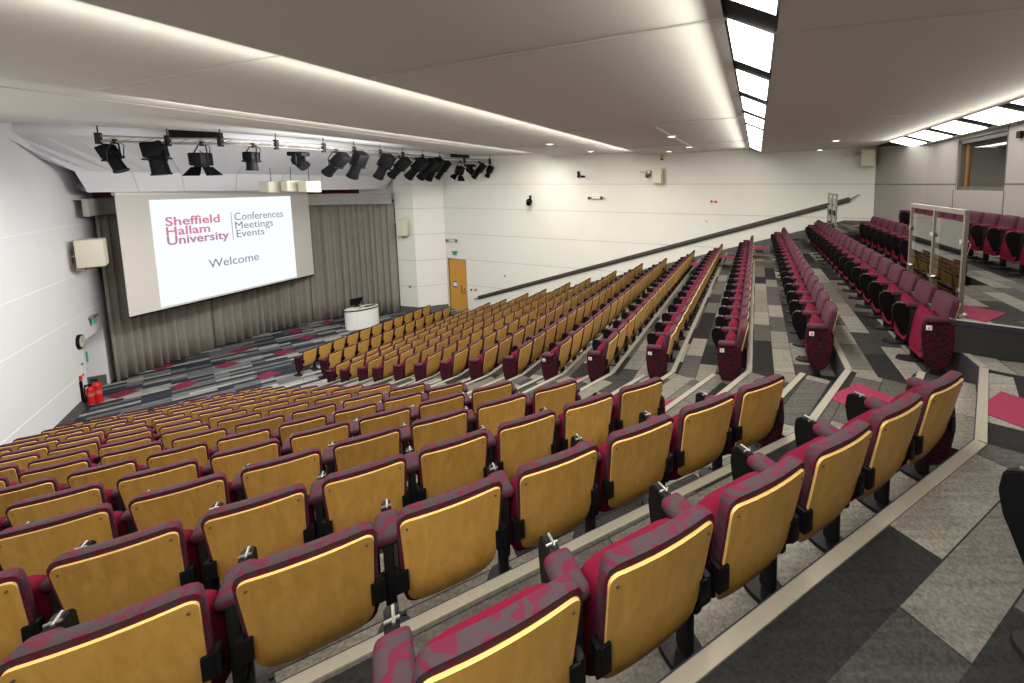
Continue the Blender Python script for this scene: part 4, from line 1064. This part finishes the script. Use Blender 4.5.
def mover(p, lab, sgn=1):
    e = empty('moving_head_light', p)
    bm = bmesh.new(); box(bm, (0, 0, -.16), (.42, .3, .12), 0, bev=.03); build('base', bm, M['black'], e, smooth=True)
    bm = bmesh.new(); 
    for s in (-1, 1): box(bm, (0, s*.15, -.3), (.12, .04, .3), 0, bev=.01)
    box(bm, (0, 0, -.2), (.12, .3, .04), 0)
    build('yoke', bm, M['black'], e)
    bm = bmesh.new(); cyl(bm, (-.08*sgn, 0, -.32), (.16*sgn, 0, -.5), .12, .15, seg=20); bmesh.ops.create_uvsphere(bm, u_segments=16, v_segments=10, radius=.13, matrix=Matrix.Translation((-.06*sgn, 0, -.33)))
    build('lamp_head', bm, M['black'], e, smooth=True)
    tag(e, lab, 'stage spotlight', 'spotlights on the lighting bar')
dl = (-.62, .25, -.85)
lamps = [(114, (.42, .1, -.95), .68, .26, 'p', 'leftmost spotlight on the bar, tilted right'), (159, (.12, .05, -1), .82, .36, 'p', 'large boxy spotlight second from the left on the bar'), (202, (0, .05, -1), .5, .28, 'b', 'spotlight with open barn doors above the screen'),
    (252, (0, .0, -1), .5, .26, 'p', 'short spotlight hanging straight down above the screen right half'), (298, None, 0, 0, 'm', 'moving-head light left of the row of slanting spotlights'),
    (335, (-1.09, .2, -.85), .92, .3, 'p', 'first of the slanting spotlights right of the moving-head light'), (357, (-0.61, .2, -.95), .95, .33, 'p', 'second slanting spotlight, wide and steep'), (384, (-0.72, .2, -.95), .98, .33, 'p', 'third slanting spotlight of the right group'),
    (399, (-1.09, .2, -.9), .98, .31, 'p', 'fourth slanting spotlight of the right group'), (416, (-1.01, .2, -.9), 1.05, .33, 'p', 'fifth slanting spotlight of the right group'), (427, (-0.90, .2, -.9), 1.05, .32, 'p', 'sixth slanting spotlight of the right group'),
    (434, (-0.72, .2, -.9), 1.1, .33, 'p', 'seventh slanting spotlight of the right group'), (443, (-.78, .2, -.9), .95, .24, 'p', 'eighth slanting spotlight of the right group'), (460, (-.40, .2, -.9), .55, .25, 'b', 'small spotlight with barn doors near the right end of the bar'),
    (470, None, 0, 0, 'm', 'moving-head light near the right end of the bar'), (479, (-.85, .2, -.9), .85, .24, 'p', 'slanting spotlight second from the right end'), (491, (-.5, .2, -.9), .6, .22, 'p', 'rightmost spotlight at the end of the bar')]
for x, d, L_, W_, k, lab in lamps:
    p = bar_at(x)
    if k == 'm': mover(p, 'black '+lab)
    else: profile_lamp(p, d, L_, W_, 'black '+lab, 'barn' if k == 'b' else 'profile')
# cream speaker cluster hanging under the soffit
for x, w_px, y, dz, lab in ((271.5, 19, 187, .5, 'left'), (291.5, 12, 186, .32, 'middle'), (309.5, 16, 186.5, .5, 'right')):
    p = onz(x, y, 6.24) if False else (ray(x, y)*(14.2/ray(x, y).y)+Vector((0, 0, H)))
    e = empty('cluster_speaker', p, -.25); wd = w_px*.86*14.2/F; bm = bmesh.new()
    box(bm, (0, 0, 0), (wd, .45, .40), 0, bev=.04)
    for v in bm.verts:
        if v.co.y < 0: v.co.x *= .86; v.co.z *= .9
    build('cabinet', bm, M['cream'], e, smooth=True)
    bm = bmesh.new(); box(bm, (0, -.228, 0), (wd*.74, .01, .3), 0, bev=.004); build('grille', bm, M['cream'], e)
    bm = bmesh.new(); cyl(bm, (0, 0, .18), (0, 0, .62), .009, seg=6); build('hanger', bm, M['blackmetal'], e)
    tag(e, 'cream loudspeaker hanging above the screen, %s of three' % lab, 'speaker')
